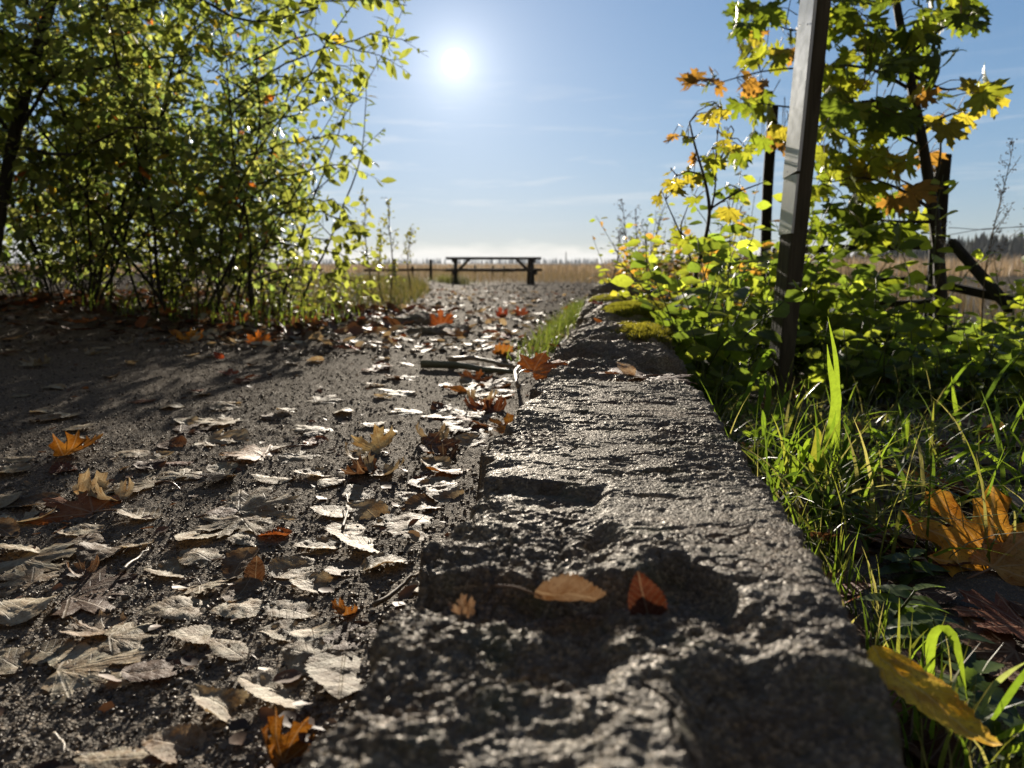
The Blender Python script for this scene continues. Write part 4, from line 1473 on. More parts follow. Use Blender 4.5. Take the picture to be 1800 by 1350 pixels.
print('hedge leaves', tot)

# leaning dark tree among the hedge, at the upper left
def tree_trunk_px(px, depth, r0, r1, root, name='trunk', n=8, mat=None, seed=0):
    P = np.array([at(a, b, depth if np.isscalar(depth) else depth[i]) for i, (a, b) in enumerate(px)])
    t = np.linspace(0, 1, len(P))
    tt = np.linspace(0, 1, 24)
    Q = np.stack([np.interp(tt, t, P[:, i]) for i in range(3)], 1)
    k = np.array([.25, .5, .25])
    for _ in range(2):
        Q[1:-1] = (Q[:-2] + 2 * Q[1:-1] + Q[2:]) / 4
    mb = MB()
    mb.tube(Q, np.linspace(r0, r1, 24) * (1 + 0.12 * fbm(xy3(tt * 9, tt * 0, 1.0, z=seed), 2, seed=seed)), n)
    return under(mb, name, mat or M_BARK, root), Q


loc = at(-40, 560, 3.6)
root = empty('leaning_tree', (loc[0], loc[1], 0.06), 'dark leaning tree trunk rising among the leaves at the upper left', 'tree')
_, Q = tree_trunk_px([(-40, 580), (-10, 430), (20, 260), (55, 120), (95, -10), (140, -160)], 3.5, 0.032, 0.018, root)
mb = MB()
rg = np.random.default_rng(77)
acc = []
for px in ([(25, 240), (90, 130), (180, 120), (330, 90)], [(20, 260), (120, 275), (210, 235), (300, 210)], [(75, 80), (200, 20), (330, -20), (480, -10)],
           [(100, 0), (260, -40), (420, 40), (560, 20)], [(60, 110), (10, 60), (-60, 40)], [(25, 235), (-30, 180), (-90, 170)]):
    P = np.array([at(a, b, 3.5 - 0.25 * i * rg.random()) for i, (a, b) in enumerate(px)])
    t, tt = np.linspace(0, 1, len(P)), np.linspace(0, 1, 12)
    P = np.stack([np.interp(tt, t, P[:, i]) for i in range(3)], 1) + 0.008 * rg.normal(0, 1, (12, 3))
    mb.tube(P, np.linspace(0.010, 0.003, 12), 5)
    for i in range(2, 12):
        for _ in range(2):
            p2 = wander(rg, P[i], (rg.normal(0, 1), rg.normal(0, 1), rg.normal(0, 0.7)), rg.uniform(0.1, 0.3), 5, 0.15)
            mb.tube(p2, np.linspace(0.002, 0.001, 6), 3, cap=False)
            leaves_along(rg, p2, 0.028, 0.072, acc, 0.1)
under(mb, 'limb', M_BARK, root)
P, X_, D, Z, S = [np.concatenate([a[i] for a in acc]) for i in range(5)]
lf = MB()
lf.stamp(*HL, P, X_, D, Z, S, np.array([0.14, 0.15, 0.035]) * rg.uniform(0.6, 1.4, (len(P), 1)))
under(lf, 'crown', M_HEDGE, root)

# the arching sprays that reach into the sky beside the sun
ROOT3 = [o for o in COL.objects if o.name.startswith('hedge_shrub')][2]
mb, acc = MB(), []
rg = np.random.default_rng(78)
for px, dp in (([(430, 150), (560, 90), (660, 60), (725, 75)], 3.7), ([(420, 120), (540, 60), (640, 95), (705, 105)], 3.6), ([(400, 60), (540, 0), (650, 0), (715, 10)], 3.7),
               ([(440, 230), (540, 190), (600, 160), (645, 172)], 3.8), ([(430, 330), (540, 300), (600, 285), (628, 300)], 3.9), ([(420, 200), (520, 150), (580, 110), (640, 130)], 3.7),
               ([(440, 380), (530, 350), (590, 350), (618, 385)], 4.0), ([(430, 270), (520, 250), (570, 240), (610, 235)], 3.8), ([(450, 440), (540, 420), (590, 420), (615, 440)], 4.1), ([(470, 430), (560, 438), (620, 455), (655, 475)], 4.1), ([(460, 380), (560, 370), (615, 392), (640, 420)], 4.0), ([(470, 490), (550, 478), (600, 485), (640, 510)], 4.2), ([(430, 500), (500, 470), (560, 470), (590, 500)], 4.0), ([(400, 180), (480, 130), (560, 140), (600, 160)], 3.8)):
    P = np.array([at(a, b, dp - 0.05 * i) for i, (a, b) in enumerate(px)])
    t, tt = np.linspace(0, 1, len(P)), np.linspace(0, 1, 12)
    P = np.stack([np.interp(tt, t, P[:, i]) for i in range(3)], 1) + 0.006 * rg.normal(0, 1, (12, 3))
    mb.tube(P, np.linspace(0.005, 0.0012, 12), 4)
    leaves_along(rg, P, 0.024, 0.068, acc, 0.25, 0.3, 0.6)
    for i in range(4, 11, 2):
        p2 = wander(rg, P[i], unit(P[i] - P[i - 1]) + 0.7 * rg.normal(0, 1, 3), rg.uniform(0.10, 0.22), 5, 0.12)
        mb.tube(p2, np.linspace(0.0016, 0.0008, 6), 3, cap=False)
        leaves_along(rg, p2, 0.027, 0.066, acc, 0.1, 0.3, 0.6)
under(mb, 'arching_branches', M_BARK, ROOT3)
P, X_, D, Z, S = [np.concatenate([a[i] for a in acc]) for i in range(5)]
lf = MB()
lf.stamp(*HL, P, X_, D, Z, S, np.array([0.15, 0.155, 0.04]) * rg.uniform(0.6, 1.35, (len(P), 1)))
under(lf, 'spray_foliage', M_HEDGE, ROOT3)

# ----------------------------------------------------------------- maples on the right
def maple_live_t(seed, kx, ky):
    rg = np.random.default_rng(seed)
    v, t, q, uv = maple_mesh(seed, kx, ky, 0.09, 0, 4, 0.14)
    return v, t, q


ML = [maple_live_t(500, 0.3, 0.5), maple_live_t(501, -0.4, 0.9), maple_live_t(502, 0.7, 0.2), maple_live_t(503, -0.6, -0.4)]
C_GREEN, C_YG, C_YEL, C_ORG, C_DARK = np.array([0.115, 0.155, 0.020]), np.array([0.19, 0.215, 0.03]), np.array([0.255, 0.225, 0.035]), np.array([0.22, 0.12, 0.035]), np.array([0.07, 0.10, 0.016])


def maple_leaves(rg, root, blobs, depth, size, branch_pts, petioles, name='crown', dj=0.22):
    """hang leaves in clumps; every leaf's stalk runs back to the nearest branch"""
    P, C = [], []
    for (cx, cy, rx, ry, n, cols) in blobs:
        for _ in range(int(n * 1.5) if cx < 1400 and depth > 2.6 else (int(n * 0.74) if n > 12 else n)):
            a, r = rg.uniform(0, 2 * pi), sqrt(rg.random())
            P.append(at(cx + rx * r * cos(a), cy + ry * r * sin(a), depth + rg.normal(0, dj) + (0.55 if depth > 2.6 and cx < 1400 else 0)))
            C.append(cols[rg.integers(len(cols))] * rg.uniform(0.75, 1.25))
    P, C = np.array(P), np.array(C)
    n = len(P)
    # petiole start: between the leaf and the nearest branch point
    d = np.linalg.norm(P[:, None] - branch_pts[None], axis=2)
    near = branch_pts[d.argmin(1)]
    away = unit(P - near)
    own = MB()
    for i in range(n):
        dist = np.linalg.norm(P[i] - near[i])
        if dist > 0.13:
            near[i] = P[i] + (near[i] - P[i]) * 0.13 / dist
        mid = (P[i] * 0.5 + near[i] * 0.5) + np.array([0, 0, 0.012]) + rg.normal(0, 0.006, 3)
        own.tube(np.array([near[i], mid * 0.6 + near[i] * 0.4, mid, P[i]]), np.linspace(0.0020, 0.0012, 4), 4, (0.10, 0.06, 0.03), cap=False)
    D = unit(away * 0.8 + np.array([0, 0, -0.75]) + rg.normal(0, 0.45, (n, 3)))
    nrm = unit(np.array([0, -0.75, 0.65]) + rg.normal(0, 0.55, (n, 3)))
    Z = unit(nrm - D * (nrm * D).sum(1, keepdims=True))
    X_ = np.cross(D, Z)
    S = size * rg.uniform(0.65, 1.2, n)
    w_ = rg.integers(0, len(ML), n)
    mb = own
    for k in range(len(ML)):
        m = w_ == k
        mb.stamp(*ML[k], P[m], X_[m], D[m], Z[m], S[m], C[m])
    return under(mb, name, M_MAPLELIVE, root)


def px_branch(mb, px, depth, r0, r1, n=10):
    dd = depth if not np.isscalar(depth) else [depth] * len(px)
    P = np.array([at(a, b, dd[i]) for i, (a, b) in enumerate(px)])
    t, tt = np.linspace(0, 1, len(P)), np.linspace(0, 1, n)
    Q = np.stack([np.interp(tt, t, P[:, i]) for i in range(3)], 1)
    Q[1:-1] = (Q[:-2] + 2 * Q[1:-1] + Q[2:]) / 4
    mb.tube(Q, np.linspace(r0, r1, n), 6)
    return Q


rg = np.random.default_rng(91)
MD = 2.9
b = at(1652, 640, MD)
root = empty('maple_tree', (b[0], b[1], float(verge_h(b[0], b[1])[0])), 'young maple with a slanting dark trunk and yellow green leaves at the right', 'tree')
_, TQ = tree_trunk_px([(1648, 700), (1652, 600), (1655, 500), (1645, 400), (1630, 300), (1612, 200), (1592, 95), (1574, 0), (1560, -110)], MD, 0.026, 0.012, root)
br = MB()
BP = [TQ]
for px, dp in (([(1635, 330), (1650, 300), (1655, 250), (1640, 215)], [MD] * 4), ([(1612, 200), (1560, 175), (1500, 180), (1450, 215)], [MD, MD - .1, MD - .15, MD - .2]),
               ([(1625, 260), (1570, 230), (1520, 225), (1470, 240)], [MD, MD, MD + .1, MD + .1]), ([(1640, 370), (1580, 330), (1520, 310), (1460, 320)], [MD, MD - .1, MD - .1, MD - .1]),
               ([(1595, 100), (1640, 60), (1690, 30), (1730, 20)], [MD, MD, MD - .1, MD - .1]), ([(1600, 130), (1660, 160), (1710, 150)], [MD, MD, MD]), ([(1620, 230), (1660, 205), (1690, 195)], [MD] * 3),
               ([(1585, 60), (1530, 40), (1470, 50), (1390, 60), (1320, 20)], [MD, MD + .1, MD + .3, MD + .45, MD + .5]), ([(1605, 160), (1520, 110), (1440, 120), (1350, 120), (1250, 150)], [MD, MD + .15, MD + .35, MD + .5, MD + .55]),
               ([(1640, 390), (1580, 390), (1530, 385), (1480, 400)], [MD, MD, MD, MD]), ([(1612, 200), (1500, 200), (1400, 190), (1320, 180)], [MD, MD, MD + .1, MD + .1]), ([(1575, 0), (1600, -40), (1650, -50)], [MD] * 3)):
    BP.append(px_branch(br, px, dp, 0.007, 0.002))
G, Yg, Ye, Og, Dk = C_GREEN, C_YG, C_YEL, C_ORG, C_DARK
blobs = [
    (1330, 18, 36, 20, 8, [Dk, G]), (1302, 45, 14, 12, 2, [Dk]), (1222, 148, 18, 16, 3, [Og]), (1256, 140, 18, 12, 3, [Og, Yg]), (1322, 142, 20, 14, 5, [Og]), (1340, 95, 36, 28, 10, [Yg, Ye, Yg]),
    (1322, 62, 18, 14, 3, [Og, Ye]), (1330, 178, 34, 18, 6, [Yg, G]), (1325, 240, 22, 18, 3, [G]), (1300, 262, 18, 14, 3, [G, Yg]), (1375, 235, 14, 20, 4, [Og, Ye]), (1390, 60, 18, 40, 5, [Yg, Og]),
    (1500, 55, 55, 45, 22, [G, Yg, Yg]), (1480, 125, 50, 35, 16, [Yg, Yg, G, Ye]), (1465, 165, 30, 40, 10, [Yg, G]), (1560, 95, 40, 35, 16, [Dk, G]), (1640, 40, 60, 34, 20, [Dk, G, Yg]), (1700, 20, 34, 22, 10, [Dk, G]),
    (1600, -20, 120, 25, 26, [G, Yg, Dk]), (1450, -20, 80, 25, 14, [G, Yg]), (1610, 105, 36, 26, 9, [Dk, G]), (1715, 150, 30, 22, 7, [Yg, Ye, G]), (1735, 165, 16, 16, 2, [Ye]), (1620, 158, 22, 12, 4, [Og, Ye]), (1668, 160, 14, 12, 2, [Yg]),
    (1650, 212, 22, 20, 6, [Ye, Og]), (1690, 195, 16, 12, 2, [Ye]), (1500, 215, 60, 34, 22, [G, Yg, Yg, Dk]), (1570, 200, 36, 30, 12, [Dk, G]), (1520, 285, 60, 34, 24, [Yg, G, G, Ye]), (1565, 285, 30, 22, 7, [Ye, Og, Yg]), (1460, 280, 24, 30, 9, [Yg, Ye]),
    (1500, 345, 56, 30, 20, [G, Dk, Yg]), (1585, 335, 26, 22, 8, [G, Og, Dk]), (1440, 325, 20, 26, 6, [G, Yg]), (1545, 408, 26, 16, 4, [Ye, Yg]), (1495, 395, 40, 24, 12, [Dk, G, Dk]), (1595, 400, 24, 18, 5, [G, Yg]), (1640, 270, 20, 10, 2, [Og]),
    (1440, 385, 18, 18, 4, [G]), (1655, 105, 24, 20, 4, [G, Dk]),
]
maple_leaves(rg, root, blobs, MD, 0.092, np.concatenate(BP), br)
under(br, 'branch', M_BARK, root)

SD = 2.35
b = at(1212, 590, SD)
root = empty('maple_sapling', (b[0], b[1], float(verge_h(b[0], b[1])[0])), 'thin maple sapling with small yellow leaves left of the leaning post', 'tree')
_, TQ = tree_trunk_px([(1208, 640), (1212, 560), (1222, 480), (1238, 430), (1250, 370), (1238, 310), (1222, 260), (1212, 215)], SD, 0.0085, 0.0025, root)
br = MB()
BP = [TQ]
for px in ([(1250, 370), (1258, 330), (1258, 260), (1268, 190)], [(1252, 365), (1290, 340), (1330, 325), (1350, 318)], [(1222, 480), (1205, 430), (1180, 375), (1165, 340)], [(1238, 310), (1210, 300), (1190, 310)],
           [(1205, 430), (1195, 400), (1210, 360)], [(1258, 300), (1275, 260), (1290, 230)]):
    BP.append(px_branch(br, px, SD, 0.0035, 0.0012))
blobs = [(1187, 232, 10, 9, 2, [Ye, Og]), (1215, 242, 14, 9, 3, [Ye, Yg]), (1240, 195, 34, 16, 8, [Yg, Ye]), (1222, 275, 14, 7, 2, [Og]), (1200, 310, 26, 18, 7, [Ye]), (1180, 325, 14, 12, 3, [Ye, Og]), (1155, 352, 16, 10, 2, [Ye]),
         (1235, 302, 16, 10, 3, [Dk, G]), (1258, 280, 24, 14, 5, [Ye, Yg]), (1285, 332, 18, 12, 3, [G]), (1222, 345, 10, 8, 2, [Yg]), (1290, 378, 14, 14, 2, [Ye]), (1280, 240, 20, 22, 5, [Ye, Yg]), (1300, 265, 20, 12, 3, [Yg, G]),
         (1200, 420, 18, 14, 4, [Yg]), (1240, 430, 20, 18, 4, [Yg, Ye])]
maple_leaves(rg, root, blobs, SD, 0.046, np.concatenate(BP), br, dj=0.10)
under(br, 'branch', M_BARK, root)

# ----------------------------------------------------------------- undergrowth on the right
def leafy_plant(name, label, base, height, n_stems, leaf_size, seed, group, cols, spread=0.55, pair=0.046, cat='plant', stem_mat=None, lean=(0, 0, 0)):
    rg = np.random.default_rng(seed)
    base = np.array(base, float)
    root = empty(name, base, label, cat, group)
    st, lf = MB(), MB()
    Ps, Xs, Ds, Zs, Ss = [], [], [], [], []
    for k in range(n_stems):
        a = rg.uniform(0, 2 * pi)
        d = np.array([cos(a) * spread * rg.random(), sin(a) * spread * rg.random(), 1.0]) + np.array(lean)
        L = height * rg.uniform(0.55, 1.1)
        pts = wander(rg, base + np.array([cos(a), sin(a), 0]) * 0.05 * rg.random() + np.array([0, 0, -0.02]), d, L, 10, 0.10)
        st.tube(pts, np.linspace(0.0032, 0.0012, 11), 5)
        n = max(2, int(L * 0.85 / pair))
        for i in range(n):
            f = 0.15 + 0.85 * (i + 0.5) / n
            p = np.array([np.interp(f, np.linspace(0, 1, 11), pts[:, c]) for c in range(3)])
            az = a + i * pi / 2 + rg.normal(0, 0.35)
            for s in (0, pi):
                D = unit(np.array([cos(az + s), sin(az + s), rg.uniform(-0.25, 0.5)]))
                up = unit(np.array([0, -1.3 * rg.random(), 0.9]) + rg.normal(0, 0.5, 3))
                Z = unit(up - D * (up @ D))
                Ps.append(p + D * 0.012)
                Xs.append(np.cross(D, Z)); Ds.append(D); Zs.append(Z)
                Ss.append(leaf_size * rg.uniform(0.65, 1.15) * (1 - 0.35 * f))
    P, X_, D, Z, S = map(np.array, (Ps, Xs, Ds, Zs, Ss))
    c = np.asarray(cols)[rg.integers(0, len(cols), len(P))] * rg.uniform(0.7, 1.3, (len(P), 1))
    lf.stamp(*UL, P, X_, D, Z, S, c)
    under(st, 'stem', stem_mat or M_STEM, root)
    under(lf, 'leaves', M_LEAF, root)
    return root


UG = 'leafy undergrowth right of the stones'
CB = [(0.125, 0.165, 0.028), (0.165, 0.195, 0.034), (0.09, 0.13, 0.025), (0.07, 0.10, 0.022)]
CY = [(0.16, 0.18, 0.03), (0.20, 0.185, 0.035), (0.11, 0.14, 0.025), (0.22, 0.12, 0.03)]
PLANTS = [
    # px, py of the base, depth, height, stems, leaf, colours, label
    (1215, 640, 1.95, 0.30, 7, 0.085, CB, 'bright leafy plant overhanging the stone with the layered edge'),
    (1260, 600, 2.2, 0.34, 7, 0.08, CB, 'bright green plant at the foot of the thin maple sapling'),
    (1165, 560, 3.0, 0.30, 14, 0.055, CY, 'yellowing plant with orange leaves beside the moss cushion'),
    (1130, 520, 4.2, 0.50, 22, 0.055, CY, 'yellow green bush at the far end of the stone edging'),
    (1190, 520, 3.9, 0.46, 20, 0.055, CY, 'golden leaved bush behind the thin maple sapling'),
    (1300, 600, 2.6, 0.50, 8, 0.08, CB, 'leafy shoots just left of the leaning post'),
    (1262, 650, 2.1, 0.16, 7, 0.07, CB, 'low green plant at the left foot of the leaning post'),
    (1285, 540, 3.2, 0.56, 8, 0.08, CY, 'yellow green shoots behind the plants left of the post'),
    (1435, 600, 2.6, 0.46, 8, 0.09, CB, 'dense dark green shoots just right of the leaning post'),
    (1480, 600, 2.9, 0.44, 8, 0.09, CB, 'tall leafy shoots below the maple leaves'),
    (1470, 650, 2.3, 0.16, 8, 0.06, CB, 'low plant right of the foot of the leaning post'),
    (1490, 690, 2.0, 0.30, 8, 0.065, CB, 'low bright plant behind the tall grass blade'),
    (1545, 690, 2.0, 0.30, 8, 0.065, CB, 'low plant behind the grass, right of the bright one'),
    (1530, 640, 2.4, 0.28, 8, 0.085, CB, 'green shoots left of the maple trunk'),
    (1578, 630, 2.5, 0.58, 3, 0.085, [(0.19, 0.23, 0.03)], 'single shoot of pale green paired leaves left of the maple trunk'),
    (1600, 690, 2.0, 0.30, 8, 0.07, CB, 'low leafy plant in front of the maple trunk'),
    (1690, 640, 2.4, 0.32, 8, 0.08, CB, 'leafy plant right of the maple trunk'),
    (1750, 650, 2.3, 0.30, 8, 0.075, CB, 'leafy plant under the broken fence rail'),
    (1660, 700, 1.9, 0.24, 8, 0.06, CB, 'low plant below the fence post at the right'),
    (1720, 700, 1.9, 0.26, 8, 0.065, CB, 'low plant near the right edge behind the grass'),
    (1790, 690, 1.9, 0.34, 8, 0.07, CB, 'leafy plant at the right edge'),
    (1800, 560, 2.9, 0.46, 8, 0.06, [(0.20, 0.22, 0.03), (0.14, 0.17, 0.025)], 'pale green bush at the right edge beyond the broken rail'),
    (1380, 640, 2.5, 0.30, 7, 0.075, CB, 'green plant directly behind the leaning post'),
    (1245, 690, 1.75, 0.16, 7, 0.055, CB, 'small leafy plant in the shade against the long block'),
]
for k, (px, py, dp, h, ns, ls, cols, lab) in enumerate(PLANTS):
    p = at(px, py, dp)
    z = float(verge_h(p[0], p[1])[0])
    if px > 1440 and 'shoot' not in lab:
        h *= 0.62
    leafy_plant('leafy_plant', lab, (p[0], p[1], z), h * 1.12 + max(0, p[2] - z) * 0.7, ns + 3 if ns > 3 else ns, ls * 1.2, 600 + k, UG, cols)
for k, (px, py, dp, h, lab) in enumerate([(600, 535, 5.0, 0.30, 'low yellow green bush at the right foot of the hedge'), (640, 520, 6.2, 0.34, 'low bush on the grassy bank behind the first one'),
                                          (545, 545, 4.7, 0.28, 'low bush between the hedge and the orange leaves'), (690, 500, 9.0, 0.40, 'low dull bush on the bank near the leafy weeds')]):
    p = at(px, py, dp)
    leafy_plant('low_bush', lab, (p[0], p[1], float(path_h(p[0], p[1])[0])), h, 9, 0.05, 670 + k, 'low bushes on the left bank', [(0.10, 0.11, 0.03), (0.14, 0.13, 0.035), (0.07, 0.085, 0.025)], cat='bush')
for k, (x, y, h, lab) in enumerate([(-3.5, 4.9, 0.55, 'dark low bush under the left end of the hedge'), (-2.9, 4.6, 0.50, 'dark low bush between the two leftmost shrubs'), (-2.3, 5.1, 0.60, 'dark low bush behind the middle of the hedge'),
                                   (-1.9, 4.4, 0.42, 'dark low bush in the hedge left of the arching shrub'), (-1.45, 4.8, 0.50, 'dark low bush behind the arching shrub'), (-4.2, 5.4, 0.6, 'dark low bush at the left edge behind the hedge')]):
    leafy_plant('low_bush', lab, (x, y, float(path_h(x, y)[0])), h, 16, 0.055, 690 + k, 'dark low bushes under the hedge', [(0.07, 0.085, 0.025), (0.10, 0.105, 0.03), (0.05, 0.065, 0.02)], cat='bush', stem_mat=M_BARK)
# dark leafy spray entering from the right edge, and low filler
p = at(1830, 470, 2.4)
leafy_plant('leafy_plant', 'dark leaved sprig entering from the right edge at horizon height', (p[0] + 0.05, p[1], float(verge_h(p[0], p[1])[0])), 0.66, 3, 0.07, 640, UG, [(0.05, 0.08, 0.015)], lean=(-0.15, 0, 0))


def filler(name, n, sampler, size, seed, label, cols):
    rg = np.random.default_rng(seed)
    u, v = sampler(rg, n)
    x, y = uv2xy(u, v)
    z = verge_h(x, y) + rg.uniform(0.0, 0.16, n) ** 1.2
    X_, Y_, Z_ = frames(rg, n, 0.55)
    c = np.asarray(cols)[rg.integers(0, len(cols), n)] * rg.uniform(0.6, 1.3, (n, 1))
    mb = MB()
    mb.stamp(*UL, np.stack([x, y, z], 1), X_, Y_, Z_, size * rg.uniform(0.5, 1.2, n), c)
    tag(mb.build(name, M_LEAF), label, 'ground cover', kind='stuff')


filler('ground_cover', 4200, lambda g, n: ((lambda v: (0.26 + 2.6 * g.random(n) * (0.4 + 0.2 * v), v))(2.45 + 2.0 * g.random(n))), 0.055, 651, 'low leafy ground cover under the undergrowth', CB)

# nettle-like shoots close to the block
def toothed_t(n=9, ratio=0.5):
    t = np.linspace(0, 1, n)
    prof = np.sin(pi * t ** 0.7) ** 0.8 * ratio / 2
    v, q = [], []
    for i, s in enumerate(t):
        w_ = prof[i] * (1.12 if i % 2 else 0.88)
        z = -0.25 * s * s
        v += [[-w_, s - 0.03 * (i % 2), z + 0.25 * w_], [0, s, z], [w_, s - 0.03 * (i % 2), z + 0.25 * w_]]
        if i:
            b_ = (i - 1) * 3
            q += [[b_, b_ + 1, b_ + 4, b_ + 3], [b_ + 1, b_ + 2, b_ + 5, b_ + 4]]
    return np.array(v), None, np.array(q)


NL = toothed_t(13)


def nettle(px, py, h, ls, seed, label, yaw=None):
    rg = np.random.default_rng(seed)
    p = onz(px, py, -0.02)
    z = float(verge_h(p[0], p[1])[0])
    root = empty('toothed_plant', (p[0], p[1], z), label, 'plant', 'toothed low plants by the block')
    st, lf = MB(), MB()
    pts = wander(rg, (p[0], p[1], z - 0.01), (rg.normal(0, .3), rg.normal(0, .3), 1), h, 6, 0.12)
    st.tube(pts, np.linspace(0.0020, 0.0010, 7), 5)
    P, X_, D, Z, S = [], [], [], [], []
    for i in range(2, 7):
        az = i * pi / 2 + rg.normal(0, 0.4)
        for s in (0, pi):
            d = unit(np.array([cos(az + s), sin(az + s), rg.uniform(-0.1, 0.4)]))
            up = np.array([0, 0, 1.0]) + rg.normal(0, 0.2, 3)
            zz = unit(up - d * (up @ d))
            P.append(pts[i]); D.append(d); Z.append(zz); X_.append(np.cross(d, zz)); S.append(ls * rg.uniform(0.7, 1.2) * (1.1 - 0.08 * i))
    lf.stamp(*NL, np.array(P), np.array(X_), np.array(D), np.array(Z), np.array(S), np.array([0.085, 0.13, 0.03]) * rg.uniform(0.7, 1.3, (len(P), 1)))
    under(st, 'stem', M_STEM, root)
    under(lf, 'leaves', M_LEAF, root)


nettle(1560, 1080, 0.05, 0.050, 701, 'toothed green plant against the right side of the block')
nettle(1650, 1130, 0.05, 0.055, 702, 'toothed plant in front of the dark reddish leaf')
nettle(1480, 930, 0.05, 0.050, 703, 'toothed plant in the shade below the tall grass')
nettle(1690, 1250, 0.05, 0.048, 704, 'toothed plant beside the long yellow leaf')
nettle(1430, 850, 0.05, 0.045, 705, 'toothed plant right at the edge of the long block')
nettle(1600, 1010, 0.04, 0.045, 706, 'toothed plant left of the large yellow leaf')
nettle(1770, 1290, 0.04, 0.045, 707, 'toothed plant at the lower right edge')

# ----------------------------------------------------------------- grass
def blade_px(mb, px, d0, d1, wpx, col, n=14, side=None):
    P = np.array([at(a, b, d0 + (d1 - d0) * i / (len(px) - 1)) for i, (a, b) in enumerate(px)])
    t, tt = np.linspace(0, 1, len(P)), np.linspace(0, 1, n)
    Q = np.stack([np.interp(tt, t, P[:, i]) for i in range(3)], 1)
    for _ in range(2):
        Q[1:-1] = (Q[:-2] + 2 * Q[1:-1] + Q[2:]) / 4
    w_ = wpx / F_PX * (d0 + d1) / 2 * np.clip(np.minimum(0.55 + tt * 2.0, (1 - tt) * 2.4), 0.03, 1)
    tg = np.gradient(Q, axis=0)
    sd = np.cross(tg, np.array([0, 1.0, 0.25])) if side is None else np.broadcast_to(np.asarray(side, float), Q.shape)
    mb.ribbon(Q, w_, sd, np.asarray(col), 0.35)


def tuft(name, label, blades, group='grass clumps by the long block'):
    first = blades[0]
    b_ = at(*first[0][0], first[1])
    root = empty(name, (b_[0], b_[1], b_[2]), label, 'grass', group)
    mb = MB()
    for (px, d0, d1, w_, c) in blades:
        blade_px(mb, px, d0, d1, w_, c)
    under(mb, 'blades', M_GRASS, root)


GB, GBR, GD, GP = (0.11, 0.17, 0.022), (0.17, 0.235, 0.03), (0.045, 0.075, 0.015), (0.30, 0.28, 0.16)
tuft('grass_clump', 'tall clump with one broad bright blade standing beside the block', [
    ([(1440, 875), (1452, 790), (1468, 730), (1472, 690), (1458, 650), (1454, 605)], 1.10, 1.08, 19, GBR),
    ([(1458, 880), (1472, 800), (1474, 700), (1470, 630), (1462, 590), (1455, 556)], 1.12, 1.10, 9, GBR),
    ([(1425, 870), (1445, 800), (1462, 760), (1470, 720)], 1.08, 1.06, 12, GB),
    ([(1410, 870), (1432, 800), (1440, 760), (1430, 748)], 1.06, 1.02, 14, (0.16, 0.16, 0.03)),
    ([(1462, 880), (1485, 800), (1492, 760), (1482, 738)], 1.06, 1.00, 12, GD),
    ([(1450, 880), (1440, 820), (1400, 780), (1345, 758)], 1.05, 1.02, 8, GB),
    ([(1470, 880), (1500, 830), (1550, 822), (1600, 850)], 1.05, 0.98, 10, GB),
    ([(1455, 880), (1430, 840), (1395, 830), (1370, 845)], 1.00, 0.96, 10, GD),
])
tuft('grass_clump', 'thin bent blades between the block and the leaning post', [
    ([(1296, 745), (1310, 700), (1332, 645), (1352, 614), (1363, 616), (1364, 630)], 1.5, 1.45, 9, GB),
    ([(1318, 750), (1338, 700), (1340, 665), (1330, 655)], 1.5, 1.48, 9, GB),
    ([(1334, 755), (1350, 715), (1352, 680), (1345, 668)], 1.48, 1.45, 10, GBR),
    ([(1300, 760), (1296, 720), (1302, 700), (1310, 690)], 1.45, 1.45, 7, GD),
])
tuft('grass_clump', 'short clump of blades in front of the foot of the leaning post', [
    ([(1340, 800), (1362, 735), (1382, 695), (1412, 668)], 1.35, 1.34, 11, GB),
    ([(1350, 800), (1330, 770), (1310, 760), (1290, 748)], 1.35, 1.3, 9, GBR),
    ([(1370, 800), (1376, 750), (1400, 720)], 1.35, 1.34, 8, GP),
])
tuft('grass_clump', 'arching blades at the right leaning over the brown leaves', [
    ([(1640, 865), (1690, 835), (1740, 822), (1765, 818), (1790, 830), (1815, 850)], 1.10, 1.0, 11, GBR),
    ([(1625, 890), (1665, 820), (1690, 795), (1730, 783), (1780, 765)], 1.12, 1.08, 8, GB),
    ([(1690, 840), (1715, 865), (1738, 900), (1740, 925)], 1.02, 0.95, 8, GB),
    ([(1640, 870), (1600, 850), (1560, 830), (1530, 840)], 1.1, 1.05, 7, GB),
])
tuft('grass_clump', 'steep pair of blades at the right edge behind the arching ones', [
    ([(1765, 815), (1752, 760), (1755, 720), (1748, 695)], 1.2, 1.2, 9, GB),
    ([(1760, 820), (1790, 760), (1815, 720)], 1.2, 1.18, 10, GD),
    ([(1762, 820), (1730, 790), (1690, 780), (1650, 800)], 1.2, 1.15, 8, GBR),
])
for k, (px, py, dp, lab) in enumerate([(1345, 805, 1.22, 'small fan of broad blades against the right side of the block'), (1400, 850, 1.05, 'low fan of broad blades beside the block, left of the tall one'),
                                       (1520, 850, 1.12, 'low fan of broad blades right of the tall one'), (1590, 800, 1.3, 'low fan of broad blades behind the arching ones'), (1445, 905, 0.92, 'nearest low fan of blades against the block')]):
    g = np.random.default_rng(840 + k)
    bl = []
    for q in range(9):
        a = g.normal(0, 1) * 0.9
        L = g.uniform(45, 110)
        bl.append(([(px, py + 14), (px + 0.35 * L * sin(a), py - 0.45 * L * cos(a)), (px + 0.8 * L * sin(a), py - 0.75 * L * cos(a)), (px + 1.15 * L * sin(a), py - (0.85 - 0.35 * abs(a)) * L * cos(a))],
                   dp, dp + g.uniform(-0.06, 0.06), g.uniform(6, 12), (GB, GBR, GD)[int(g.integers(3))]))
    tuft('grass_clump', lab, bl)
